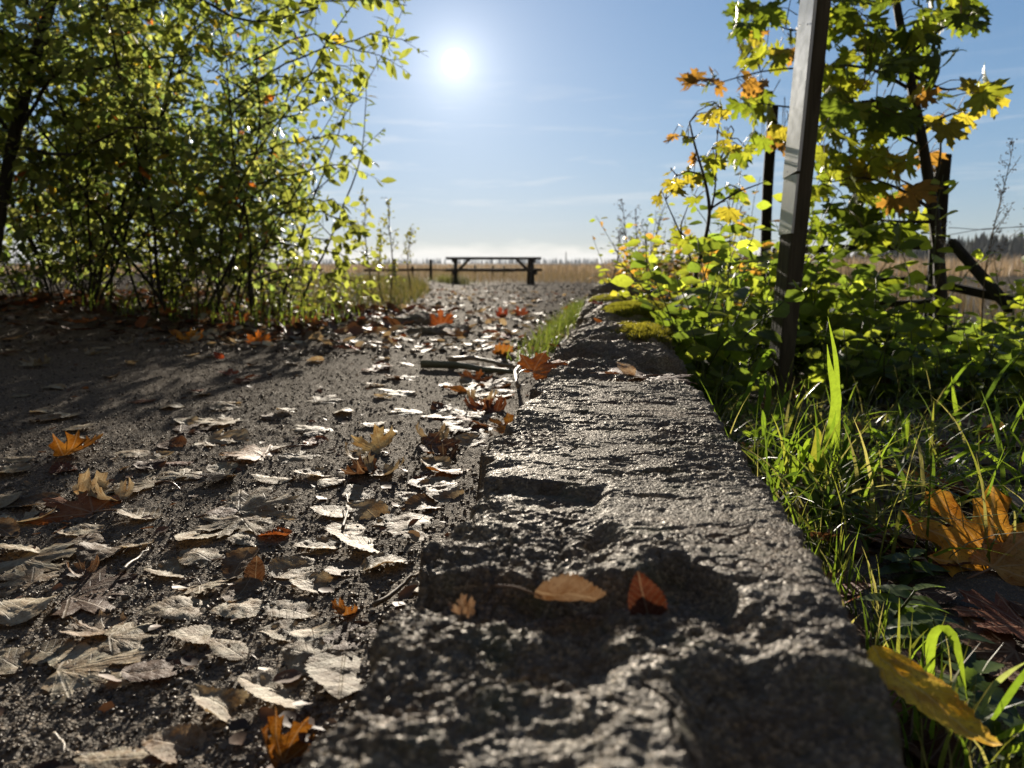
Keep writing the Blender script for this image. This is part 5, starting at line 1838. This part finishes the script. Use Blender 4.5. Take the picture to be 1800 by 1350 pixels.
tuft('grass_clump', 'bent over blades at the lower right corner', [
    ([(1640, 1200), (1632, 1150), (1640, 1105), (1660, 1100), (1680, 1120), (1692, 1180), (1700, 1230)], 0.56, 0.52, 20, GBR),
    ([(1725, 1255), (1740, 1210), (1775, 1180), (1810, 1160)], 0.50, 0.48, 14, (0.22, 0.25, 0.12)),
    ([(1745, 1265), (1775, 1220), (1800, 1185), (1820, 1150)], 0.50, 0.48, 16, GB),
    ([(1750, 1300), (1790, 1280), (1830, 1270)], 0.48, 0.47, 18, GBR),
    ([(1760, 1325), (1800, 1310), (1840, 1305)], 0.48, 0.47, 18, GBR),
])
tuft('grass_clump', 'upright dark blades at the right edge in front of the undergrowth', [
    ([(1700, 800), (1725, 720), (1755, 660), (1800, 610)], 1.5, 1.5, 9, GD),
    ([(1620, 780), (1650, 710), (1690, 650), (1720, 625)], 1.6, 1.6, 8, GB),
    ([(1690, 760), (1680, 720), (1676, 690), (1672, 660)], 1.5, 1.5, 8, GBR),
    ([(1760, 800), (1790, 730), (1810, 690)], 1.4, 1.4, 8, GB),
    ([(1640, 770), (1652, 740), (1690, 722), (1740, 735)], 1.5, 1.4, 6, GB),
    ([(1720, 790), (1700, 755), (1660, 745), (1600, 760)], 1.4, 1.35, 7, (0.2, 0.22, 0.12)),
])


def grass(name, n, sampler, hfun, lmin, lmax, wmin, wmax, seed, label, cols, seg=5, mat=None, lean=0.55):
    rg = np.random.default_rng(seed)
    u, v = sampler(rg, n)
    x, y = uv2xy(u, v)
    z = hfun(x, y)
    L = rg.uniform(lmin, lmax, n)
    a = rg.uniform(0, 2 * pi, n)
    out_ = np.stack([np.cos(a), np.sin(a), np.zeros(n)], 1)
    bnd = rg.uniform(0.1, 1.0, n) * lean
    t = np.linspace(0, 1, seg)
    pts = np.stack([x, y, z - 0.005], 1)[:, None, :] + L[:, None, None] * (
        np.array([0, 0, 1.0])[None, None] * (t[None, :, None] * (1 - 0.45 * bnd[:, None, None] * t[None, :, None]))
        + out_[:, None, :] * (bnd[:, None, None] * t[None, :, None] ** 1.8))
    az = rg.uniform(0, 2 * pi, n)
    side = np.stack([np.cos(az), np.sin(az), np.zeros(n)], 1)
    w_ = rg.uniform(wmin, wmax, n)[:, None] * np.clip((1 - t) * 1.6, 0.04, 1)[None, :]
    vL = pts - side[:, None] * w_[..., None] / 2
    vR = pts + side[:, None] * w_[..., None] / 2
    V = np.stack([vL, vR], 2).reshape(-1, 3)
    off = (np.arange(n) * seg * 2)[:, None]
    k = np.arange(seg - 1)[None, :] * 2
    q = np.stack([off + k, off + k + 1, off + k + 3, off + k + 2], -1).reshape(-1, 4)
    c = np.asarray(cols)[rg.integers(0, len(cols), n)] * rg.uniform(0.7, 1.3, (n, 1))
    mb = MB()
    mb.add(V, None, q, np.repeat(c, seg * 2, 0))
    return tag(mb.build(name, mat or M_GRASS), label, 'grass', kind='stuff')


GC = [(0.085, 0.13, 0.02), (0.12, 0.17, 0.025), (0.06, 0.09, 0.018), (0.16, 0.17, 0.04), (0.22, 0.20, 0.10)]
grass('grass', 1100, lambda g, n: ((lambda v: (0.15 + np.abs(g.normal(0, 0.30, n)) * (0.5 + 0.6 * v), v))(g.uniform(0.84, 1.75, n))), verge_h, 0.05, 0.18, 0.0018, 0.0065, 801, 'green grass right of the long block', GC, 7, None, 1.5)
grass('short_grass', 420, lambda g, n: (0.135 + 0.12 * g.random(n), g.uniform(0.4, 0.9, n)), verge_h, 0.03, 0.08, 0.0015, 0.004, 802, 'short grass by the near right side of the block', GC)
grass('grass_strip', 1100, lambda g, n: ((lambda v: (-0.20 - 0.10 * g.random(n) + 0.02 * (v - 2) - 0.02 * np.abs(g.normal(0, 1, n)), v))(2.25 + 2.8 * g.random(n) ** 0.8)), lambda x, y: path_h(x, y), 0.04, 0.12, 0.002, 0.004, 803, 'strip of grass between the path and the far stones', [(0.075, 0.105, 0.024), (0.11, 0.125, 0.04), (0.055, 0.075, 0.02)], 5, None, 0.8)
grass('grass_bank', 6000, lambda g, n: ((lambda v: (-0.75 - 0.16 * v * (0.55 + 0.05 * v) - np.abs(g.normal(0, 0.9, n)), v))(g.uniform(4.6, 16, n))), path_h, 0.05, 0.22, 0.003, 0.007, 804, 'rough grass along the left side of the path', [(0.055, 0.055, 0.02), (0.075, 0.065, 0.03), (0.11, 0.085, 0.05), (0.035, 0.04, 0.015)], 5, None, 0.9)
grass('hedge_grass', 320, lambda g, n: (-1.35 - 1.2 * g.random(n), g.uniform(3.3, 4.1, n)), path_h, 0.06, 0.22, 0.003, 0.006, 805, 'sparse grass at the foot of the hedge', [(0.10, 0.14, 0.03), (0.15, 0.18, 0.04)])
grass('meadow_grass', 9000, lambda g, n: (g.uniform(-0.1, 3.2, n), g.uniform(4.6, 24, n)), verge_h, 0.10, 0.42, 0.003, 0.007, 806, 'dry grass beyond the far end of the stones', [(0.09, 0.072, 0.042), (0.12, 0.095, 0.06), (0.075, 0.068, 0.035)], 5, M_REED)
grass('gravel_edge_grass', 5000, lambda g, n: ((lambda v: (-9 + 9.6 * g.random(n), v))(g.uniform(24.5, 40, n))), path_h, 0.15, 0.55, 0.006, 0.014, 807, 'dry grass behind the picnic table', [(0.15, 0.12, 0.08), (0.19, 0.15, 0.10), (0.12, 0.105, 0.06)], 5, M_REED)
# reeds
def reeds(name, n, x0, x1, y0, y1, h0, h1, seed, label):
    rg = np.random.default_rng(seed)
    def samp(g, m):
        x, y = g.uniform(x0, x1, m), y0 + (y1 - y0) * g.random(m) ** 1.5
        return xy2uv(x, y)
    return grass(name, n, samp, lambda x, y: np.full(x.shape, -0.43), h0, h1, 0.03, 0.06, seed, label, [(0.20, 0.158, 0.115), (0.25, 0.20, 0.15), (0.15, 0.12, 0.085), (0.29, 0.245, 0.19)], 5, M_REED, 0.22)


reeds('reed_bed', 15000, 12, 110, 48, 115, 1.0, 1.6, 811, 'brown reed bed across the field on the right')
reeds('dry_meadow', 14000, -60, 40, 42, 130, 0.5, 0.9, 812, 'dry brown meadow behind the picnic table')

# ----------------------------------------------------------------- tall dry weeds
def weed(label, px, py_top, depth, seed, nbranch=10, fluff=26, name='dry_weed', base_h=None, mat=None, spread=1.0, leafc=None, group='tall dry weeds against the sky'):
    rg = np.random.default_rng(seed)
    top = at(px, py_top, depth)
    hf = verge_h if px > 1050 else path_h
    z = float(hf(top[0], top[1])[0])
    b_ = np.array([top[0] + rg.normal(0, 0.03), top[1], z])
    root = empty(name, b_, label, 'weed', group)
    n = 14
    t = np.linspace(0, 1, n)
    pts = b_[None] + (top - b_)[None] * t[:, None] + np.stack([0.02 * np.sin(t * 5 + seed), 0 * t, 0 * t], 1)
    H = top[2] - z
    st = MB()
    st.tube(pts, np.linspace(0.0032, 0.0010, n) * depth / 2.6, 5)
    P, D = [], []
    for i in range(nbranch):
        f = 0.45 + 0.55 * (i + 0.5) / nbranch
        p = np.array([np.interp(f, t, pts[:, c]) for c in range(3)])
        a = rg.uniform(0, 2 * pi)
        L = H * rg.uniform(0.08, 0.22) * spread * (1.25 - 0.8 * (f - 0.45) / 0.55)
        p2 = wander(rg, p, (cos(a) * 0.7, sin(a) * 0.7, 1.0), L, 6, 0.12)
        st.tube(p2, np.linspace(0.0013, 0.0006, 7) * depth / 2.6, 4, cap=False)
        for _ in range(fluff):
            k = rg.integers(1, 7)
            P.append(p2[k] + rg.normal(0, 0.008 * depth / 2.6, 3))
            D.append(unit(rg.normal(0, 1, 3)))
            if rg.random() < 0.4:
                st.tube(np.array([p2[k], P[-1]]), 0.0005 * depth / 2.6, 3, cap=False)
    P, D = np.array(P), np.array(D)
    Xv = unit(np.cross(D, rg.normal(0, 1, D.shape)))
    mb = MB()
    if leafc is None:
        st.stamp(IV * 0.5, IF, None, P, Xv, D, np.cross(Xv, D), 0.0045 * depth / 2.6 * rg.uniform(0.5, 1.3, len(P)), np.array([0.10, 0.075, 0.05]) * rg.uniform(0.6, 1.4, (len(P), 1)))
    else:
        mb.stamp(*UL, P, Xv, D, np.cross(Xv, D), 0.045 * rg.uniform(0.5, 1.2, len(P)), np.array(leafc) * rg.uniform(0.6, 1.4, (len(P), 1)))
        under(mb, 'leaves', M_LEAF, root)
    under(st, 'stem', mat or M_DRYSTEM, root)


weed('tall thin dry stem with a feathery branching head against the sky at the right', 1772, 250, 2.6, 901, 14, 16, spread=0.75, name='feathery_weed')
for k, (px, pt, dp, lab) in enumerate([
    (1098, 355, 5.2, 'dry spire, leftmost and darkest of those left of the sapling'),
    (1122, 372, 5.4, 'dry weed beside the leftmost spire'),
    (1140, 395, 5.0, 'short dry weed in the middle of the row left of the sapling'),
    (1160, 372, 5.3, 'branching dry weed just left of the sapling'),
    (1180, 390, 5.0, 'dry weed behind the lowest sapling leaves'),
    (1085, 405, 5.6, 'low dry weed at the left end of the row'),
    (1305, 360, 3.6, 'thin dry weed between the sapling and the leaning post'),
    (1275, 395, 4.0, 'thin dry weed just right of the sapling stem'),
]):
    weed(lab, px, pt, dp, 910 + k, 9, 8, spread=0.9)
for k, (px, pt, dp, lab) in enumerate([
    (688, 350, 6.2, 'tall leafy weed standing alone right of the hedge'),
    (645, 345, 5.6, 'leafy weed close to the right end of the hedge'),
    (720, 402, 6.8, 'fine branching weed, nearest to the picnic table'),
    (665, 405, 6.0, 'shorter leafy weed between the two taller ones'),
]):
    weed(lab, px, pt, dp, 930 + k, 9, 5, spread=1.0, leafc=(0.10, 0.10, 0.03), group='leafy weeds right of the hedge')
weed('reddish seed spike right of the leaning post', 1420, 370, 2.5, 945, 12, 10, spread=0.35, name='seed_spike', group=None)
weed('brown seed head in front of the maple trunk', 1655, 395, 2.6, 946, 12, 14, spread=0.7, name='seed_spike', group=None)

# ----------------------------------------------------------------- leaning post with metal sheath
PD = 2.08
pb = at(1366, 700, PD)
pt_ = at(1436, 0, PD * 0.915)
axis = unit(pt_ - pb)
WX, WY = 0.042, 0.074
phi = radians(4)
ex = np.array([cos(phi), sin(phi), 0])
ex = unit(ex - axis * (ex @ axis))
ey = unit(np.cross(axis, ex))
rot = np.stack([ex, ey, axis], 1)
vz = float(verge_h(pb[0], pb[1])[0])
root = empty('sign_post', (pb[0], pb[1], vz), 'leaning square wooden post clad in bright sheet metal on its upper part', 'post')


def along(py):
    """distance from pb along the post's axis to the photo row py"""
    best, bv = 0, 1e9
    for s in np.linspace(-0.4, 1.6, 2001):
        p = pb + axis * s - CAM
        f = p[1] * cos(PITCH) - p[2] * sin(PITCH)
        up = p[1] * sin(PITCH) + p[2] * cos(PITCH)
        yy = 675 - F_PX * up / f
        if abs(yy - py) < bv:
            best, bv = s, abs(yy - py)
    return best


s_top = along(-160)
mb = MB()
s0 = -0.35
mb.box(pb + axis * (s0 + s_top) / 2, (WX / 2, WY / 2, (s_top - s0) / 2), rot, None, 0.003)
under(mb, 'wooden_core', M_OLDWOOD, root, False)


def channel(sa, sb, t, name, slant=0.0):
    """folded metal strip nailed over the left face, with narrow returns round both corners"""
    mb = MB()
    h, hx = WY / 2 + 0.0008, WX / 2 + 0.0008
    r = 0.004
    outer = [(-hx + r, h + t), (-hx - t, h + t), (-hx - t, -h - t), (-hx + r, -h - t)]
    inner = [(-hx + r, h), (-hx, h), (-hx, -h), (-hx + r, -h)]
    V = []
    for s in (sa, sb):
        for lst in (outer, inner):
            for (a, b_) in lst:
                sl = slant * (b_ / (2 * h)) if s == sa else 0
                V.append(pb + axis * (s + sl) + ex * a + ey * b_)
    q = []
    for k in range(3):
        q += [[k, k + 1, 8 + k + 1, 8 + k], [4 + k + 1, 4 + k, 12 + k, 12 + k + 1], [k + 1, k, 4 + k, 4 + k + 1], [8 + k, 8 + k + 1, 12 + k + 1, 12 + k]]
    q += [[0, 8, 12, 4], [3, 7, 15, 11]]
    mb.add(np.array(V), None, q)
    o = under(mb, name, M_STEEL, root, False)
    return o


up_sheath = channel(along(308), along(-160), 0.004, 'upper_sheath', -0.012)
lo_sheath = channel(along(412), along(308) - 0.001, 0.002, 'lower_sheath', -0.004)
for py, off, par in ((302, 0.2, up_sheath), (40, 0.35, up_sheath), (48, -0.25, up_sheath), (318, -0.2, lo_sheath), (318, 0.25, lo_sheath), (407, -0.2, lo_sheath), (407, 0.2, lo_sheath)):
    c_ = pb + axis * along(py) + ey * (WY * off) - ex * (WX / 2 + 0.0008 + (0.0045 if par is up_sheath else 0.0025))
    sc_ = MB()
    a = np.arange(10) / 10 * 2 * pi
    ringp = c_[None] + 0.0022 * (np.cos(a)[:, None] * ey + np.sin(a)[:, None] * axis)
    tipp = c_ - ex * 0.0012
    sc_.add(np.concatenate([ringp, [tipp]]), [[k, (k + 1) % 10, 10] for k in range(10)])
    sc_.v = [x - np.array(root.location) for x in sc_.v]
    o = sc_.build('screw', M_WIRE, par)

# ----------------------------------------------------------------- fence on the right
def fpost(px, py_top, depth, w_, label):
    tp = at(px, py_top, depth)
    z = float(verge_h(tp[0], tp[1])[0])
    mb = MB()
    n = 12
    t = np.linspace(z - 0.1, tp[2], n)
    a = np.arange(12) / 12 * 2 * pi
    pts = np.stack([np.full(n, tp[0]) + 0.004 * np.sin(t * 7), np.full(n, tp[1]), t], 1)
    mb.tube(pts, w_ / 2 * (1 + 0.05 * fbm(xy3(t * 12, t * 0, 1.0), 2, seed=int(px))), 12)
    o = mb.build('fence_post', M_FENCE, loc=(tp[0], tp[1], z))
    return tag(o, label, 'fence post', 'posts of the fence on the right')


FD = 3.35
fpost(1660, 272, FD, 0.066, 'dark fence post standing behind the maple trunk')
fpost(1358, 188, 3.7, 0.050, 'dark fence post mostly hidden behind the leaning post')


def rail(pa, da, pb_, db, w_, h_, label, name='fence_rail', mat=None):
    a, b_ = at(*pa, da), at(*pb_, db)
    mb = MB()
    mb.beam(a, b_, w_, h_, None, 0.004)
    o = mb.build(name, mat or M_FENCE, None, False, loc=tuple((a + b_) / 2))
    return tag(o, label, 'fence rail', 'rails of the fence on the right')


rail((1358, 442), 3.72, (1650, 430), 3.40, 0.03, 0.035, 'top fence rail left of the maple trunk')
rail((1520, 494), 3.55, (1650, 488), 3.40, 0.03, 0.022, 'middle fence rail left of the maple trunk')
rail((1480, 537), 3.60, (1650, 532), 3.40, 0.03, 0.030, 'bottom fence rail left of the maple trunk')
rail((1672, 425), 3.35, (1778, 545), 3.0, 0.03, 0.038, 'broken fence rail slanting down to the right from the post')
rail((1668, 503), 3.38, (1790, 530), 3.1, 0.035, 0.035, 'lower broken rail sagging right of the post')


def wire(pts, label, r=0.0016, group='fence wires'):
    P = np.array([at(a, b_, d) for a, b_, d in pts])
    t, tt = np.linspace(0, 1, len(P)), np.linspace(0, 1, 20)
    Q = np.stack([np.interp(tt, t, P[:, i]) for i in range(3)], 1)
    mb = MB()
    mb.tube(Q, r, 4)
    tag(mb.build('fence_wire', M_WIRE, loc=tuple(Q[0])), label, 'wire', group)


wire([(1668, 400, 3.35), (1730, 404, 3.6), (1860, 392, 3.9)], 'upper fence wire running right from the post')
wire([(1668, 413, 3.35), (1730, 402, 3.5), (1860, 396, 3.9)], 'lower fence wire crossing the upper one')
wire([(1270, 478, 3.8), (1310, 455, 3.75), (1358, 448, 3.7)], 'bent wire glinting left of the leaning post')
wire([(1560, 545, 3.1), (1600, 533, 3.2), (1650, 520, 3.38)], 'slack wire glinting left of the maple trunk')

# ----------------------------------------------------------------- picnic table and the far fence
TD = 20.0
tz = -0.36 * float(smooth(np.array([TD]), 4, 30)[0])
tc_ = at(867, 475, TD)
tz = float(path_h(tc_[0], tc_[1])[0])
L_ = 165 / F_PX * TD
top_z = at(867, 452, TD)[2]
root = empty('picnic_table', (tc_[0], tc_[1], tz), 'dark wooden picnic table with fixed benches standing at the end of the path', 'picnic table')
root.rotation_euler = (0, 0, radians(4))


def part(mb, name, mat=M_TABLE):
    return mb.build(name, mat, root, False)


H_ = top_z - tz
for k in range(5):
    mb = MB()
    mb.box((0, -0.30 + 0.15 * k, H_ - 0.032), (L_ / 2, 0.070, 0.032), None, None, 0.005)
    part(mb, 'tabletop_plank')
bz = H_ * 0.54
for s in (-1, 1):
    mb = MB()
    for k in range(2):
        mb.box((0.02 * s, s * (0.62 + 0.13 * k), bz), (L_ / 2, 0.060, 0.034), None, None, 0.005)
    part(mb, 'bench_seat')
for s in (-1, 1):
    x = s * L_ * 0.40
    for q_ in (-1, 1):
        mb = MB()
        mb.beam((x, q_ * 0.26, H_ - 0.045), (x, q_ * 0.62, -0.03), 0.07, 0.10, None, 0.005, (1, 0, 0))
        part(mb, 'leg')
    mb = MB()
    mb.beam((x + 0.072 * s, -0.80, bz - 0.07), (x + 0.072 * s, 0.80, bz - 0.07), 0.05, 0.10, None, 0.004)
    part(mb, 'crossbeam')
    mb = MB()
    mb.beam((x + 0.072 * s, -0.36, H_ - 0.09), (x + 0.072 * s, 0.36, H_ - 0.09), 0.05, 0.09, None, 0.004)
    part(mb, 'top_batten')
    mb = MB()
    mb.beam((x - 0.02 * s, 0, bz - 0.06), (x - s * L_ * 0.15, 0, H_ - 0.05), 0.06, 0.07, None, 0.004)
    part(mb, 'brace')
# shrub tuft by the left leg
grass('table_grass', 500, lambda g, n: xy2uv(*(lambda c: (c[0] - L_ * 0.42 + g.normal(0, 0.25, n), c[1] - 0.5 + g.normal(0, 0.3, n)))(tc_)), path_h, 0.12, 0.36, 0.005, 0.012, 821, 'dark grass tuft round the left legs of the picnic table', [(0.07, 0.08, 0.03), (0.10, 0.10, 0.04)])

for k, (px, pt, dp, lab) in enumerate([(757, 456, 24, 'thin fence post standing left of the picnic table'), (835, 466, 34, 'small fence post seen under the left of the table'), (866, 467, 36, 'small fence post seen under the middle of the table'),
                                       (886, 468, 38, 'small fence post seen under the right of the table'), (694, 455, 22, 'fence post among the weeds right of the hedge'), (725, 468, 30, 'low fence post between the weeds and the thin post')]):
    p = at(px, pt, dp)
    z = float(path_h(p[0], p[1])[0]) if dp < 44 else -0.43
    mb = MB()
    tt = np.linspace(z - 0.1, p[2], 5)
    mb.tube(np.stack([np.full(5, p[0]), np.full(5, p[1]), tt], 1), 0.05, 8)
    tag(mb.build('field_post', M_FENCE, loc=(p[0], p[1], z)), lab, 'fence post', 'posts of the far field fence')
a, b_ = at(640, 475, 23), at(757, 474, 24)
mb = MB()
mb.beam(a, b_, 0.04, 0.07, None, 0.005)
tag(mb.build('field_rail', M_FENCE, None, False, loc=tuple(a)), 'low rail between the weeds and the thin post left of the table', 'fence rail')
a, b_ = at(757, 474, 24), at(905, 478, 39)
mb = MB()
mb.beam(a, b_, 0.03, 0.05, None, 0.005)
tag(mb.build('field_rail', M_FENCE, None, False, loc=tuple(a)), 'thin rail of the field fence behind the table', 'fence rail')
# far mast on the horizon
p = at(995, 443, 400)
mb = MB()
mb.tube(np.array([[p[0], p[1], -0.43], [p[0], p[1], p[2]]]), [0.35, 0.2], 6)
tag(mb.build('mast', M_FENCE, loc=(p[0], p[1], -0.43)), 'thin mast on the horizon right of the picnic table', 'mast')

# ----------------------------------------------------------------- far woods
def far_wood(name, label, px0, px1, dist, hpx, n, seed, cols, prof=None):
    rg = np.random.default_rng(seed)
    mb = MB()
    px = rg.uniform(px0, px1, n)
    d = dist * rg.uniform(0.93, 1.15, n)
    m = 7
    a = np.arange(m) / m * 2 * pi
    for k in range(n):
        base = at(px[k], 463, d[k])
        hp = hpx * (1 if prof is None else prof(px[k]))
        h = hp / F_PX * d[k] * rg.uniform(0.6, 1.0)
        r = h * rg.uniform(0.18, 0.32)
        z0 = -0.43
        tiers = 5
        V, Tt = [], []
        for j_ in range(tiers):
            f0, f1 = j_ / tiers * 0.9, min(1, (j_ + 1.7) / tiers)
            rr = r * (1 - f0) * rg.uniform(0.8, 1.2, m)
            o0 = len(V)
            for q_ in range(m):
                V.append((base[0] + rr[q_] * cos(a[q_]), base[1] + rr[q_] * sin(a[q_]), z0 + h * (f0 + rg.uniform(-.03, .03))))
            V.append((base[0] + rg.normal(0, r * .05), base[1], z0 + h * f1))
            Tt += [[o0 + q_, o0 + (q_ + 1) % m, o0 + m] for q_ in range(m)]
        mb.add(np.array(V), Tt, None, np.array(cols[rg.integers(len(cols))]) * rg.uniform(0.7, 1.2))
    tag(mb.build(name, M_WOOD_FAR, None, False), label, 'wood', kind='stuff')


WC = [(0.020, 0.030, 0.016), (0.030, 0.040, 0.020), (0.040, 0.045, 0.022)]
far_wood('far_wood', 'dark conifer wood on the horizon at the right', 1420, 2300, 330, 62, 520, 951, WC, lambda x: 0.35 + 0.65 * min(1, max(0, (x - 1440) / 300)))
far_wood('near_field_wood', 'low dark wood on the horizon behind the leaning post', 1230, 1560, 420, 24, 160, 952, WC)
far_wood('distant_wood', 'bluish line of woods on the far horizon', -600, 1300, 2000, 11, 800, 953, WC)

print('objects', len(bpy.data.objects))

# ----------------------------------------------------------------- air
m, t = material('autumn_haze')
vol = t.n('ShaderNodeVolumePrincipled', None, Color=(0.80, 0.88, 1.0), Density=0.00016, Anisotropy=0.0)
o_ = t.n('ShaderNodeOutputMaterial')
t.put(o_.inputs['Volume'], vol)
mb = MB()
mb.box((0, 1200, 9.5), (2700, 1500, 12.5))
tag(mb.build('haze', m, None, False), 'thin blue autumn haze over the fields', 'haze', kind='stuff')
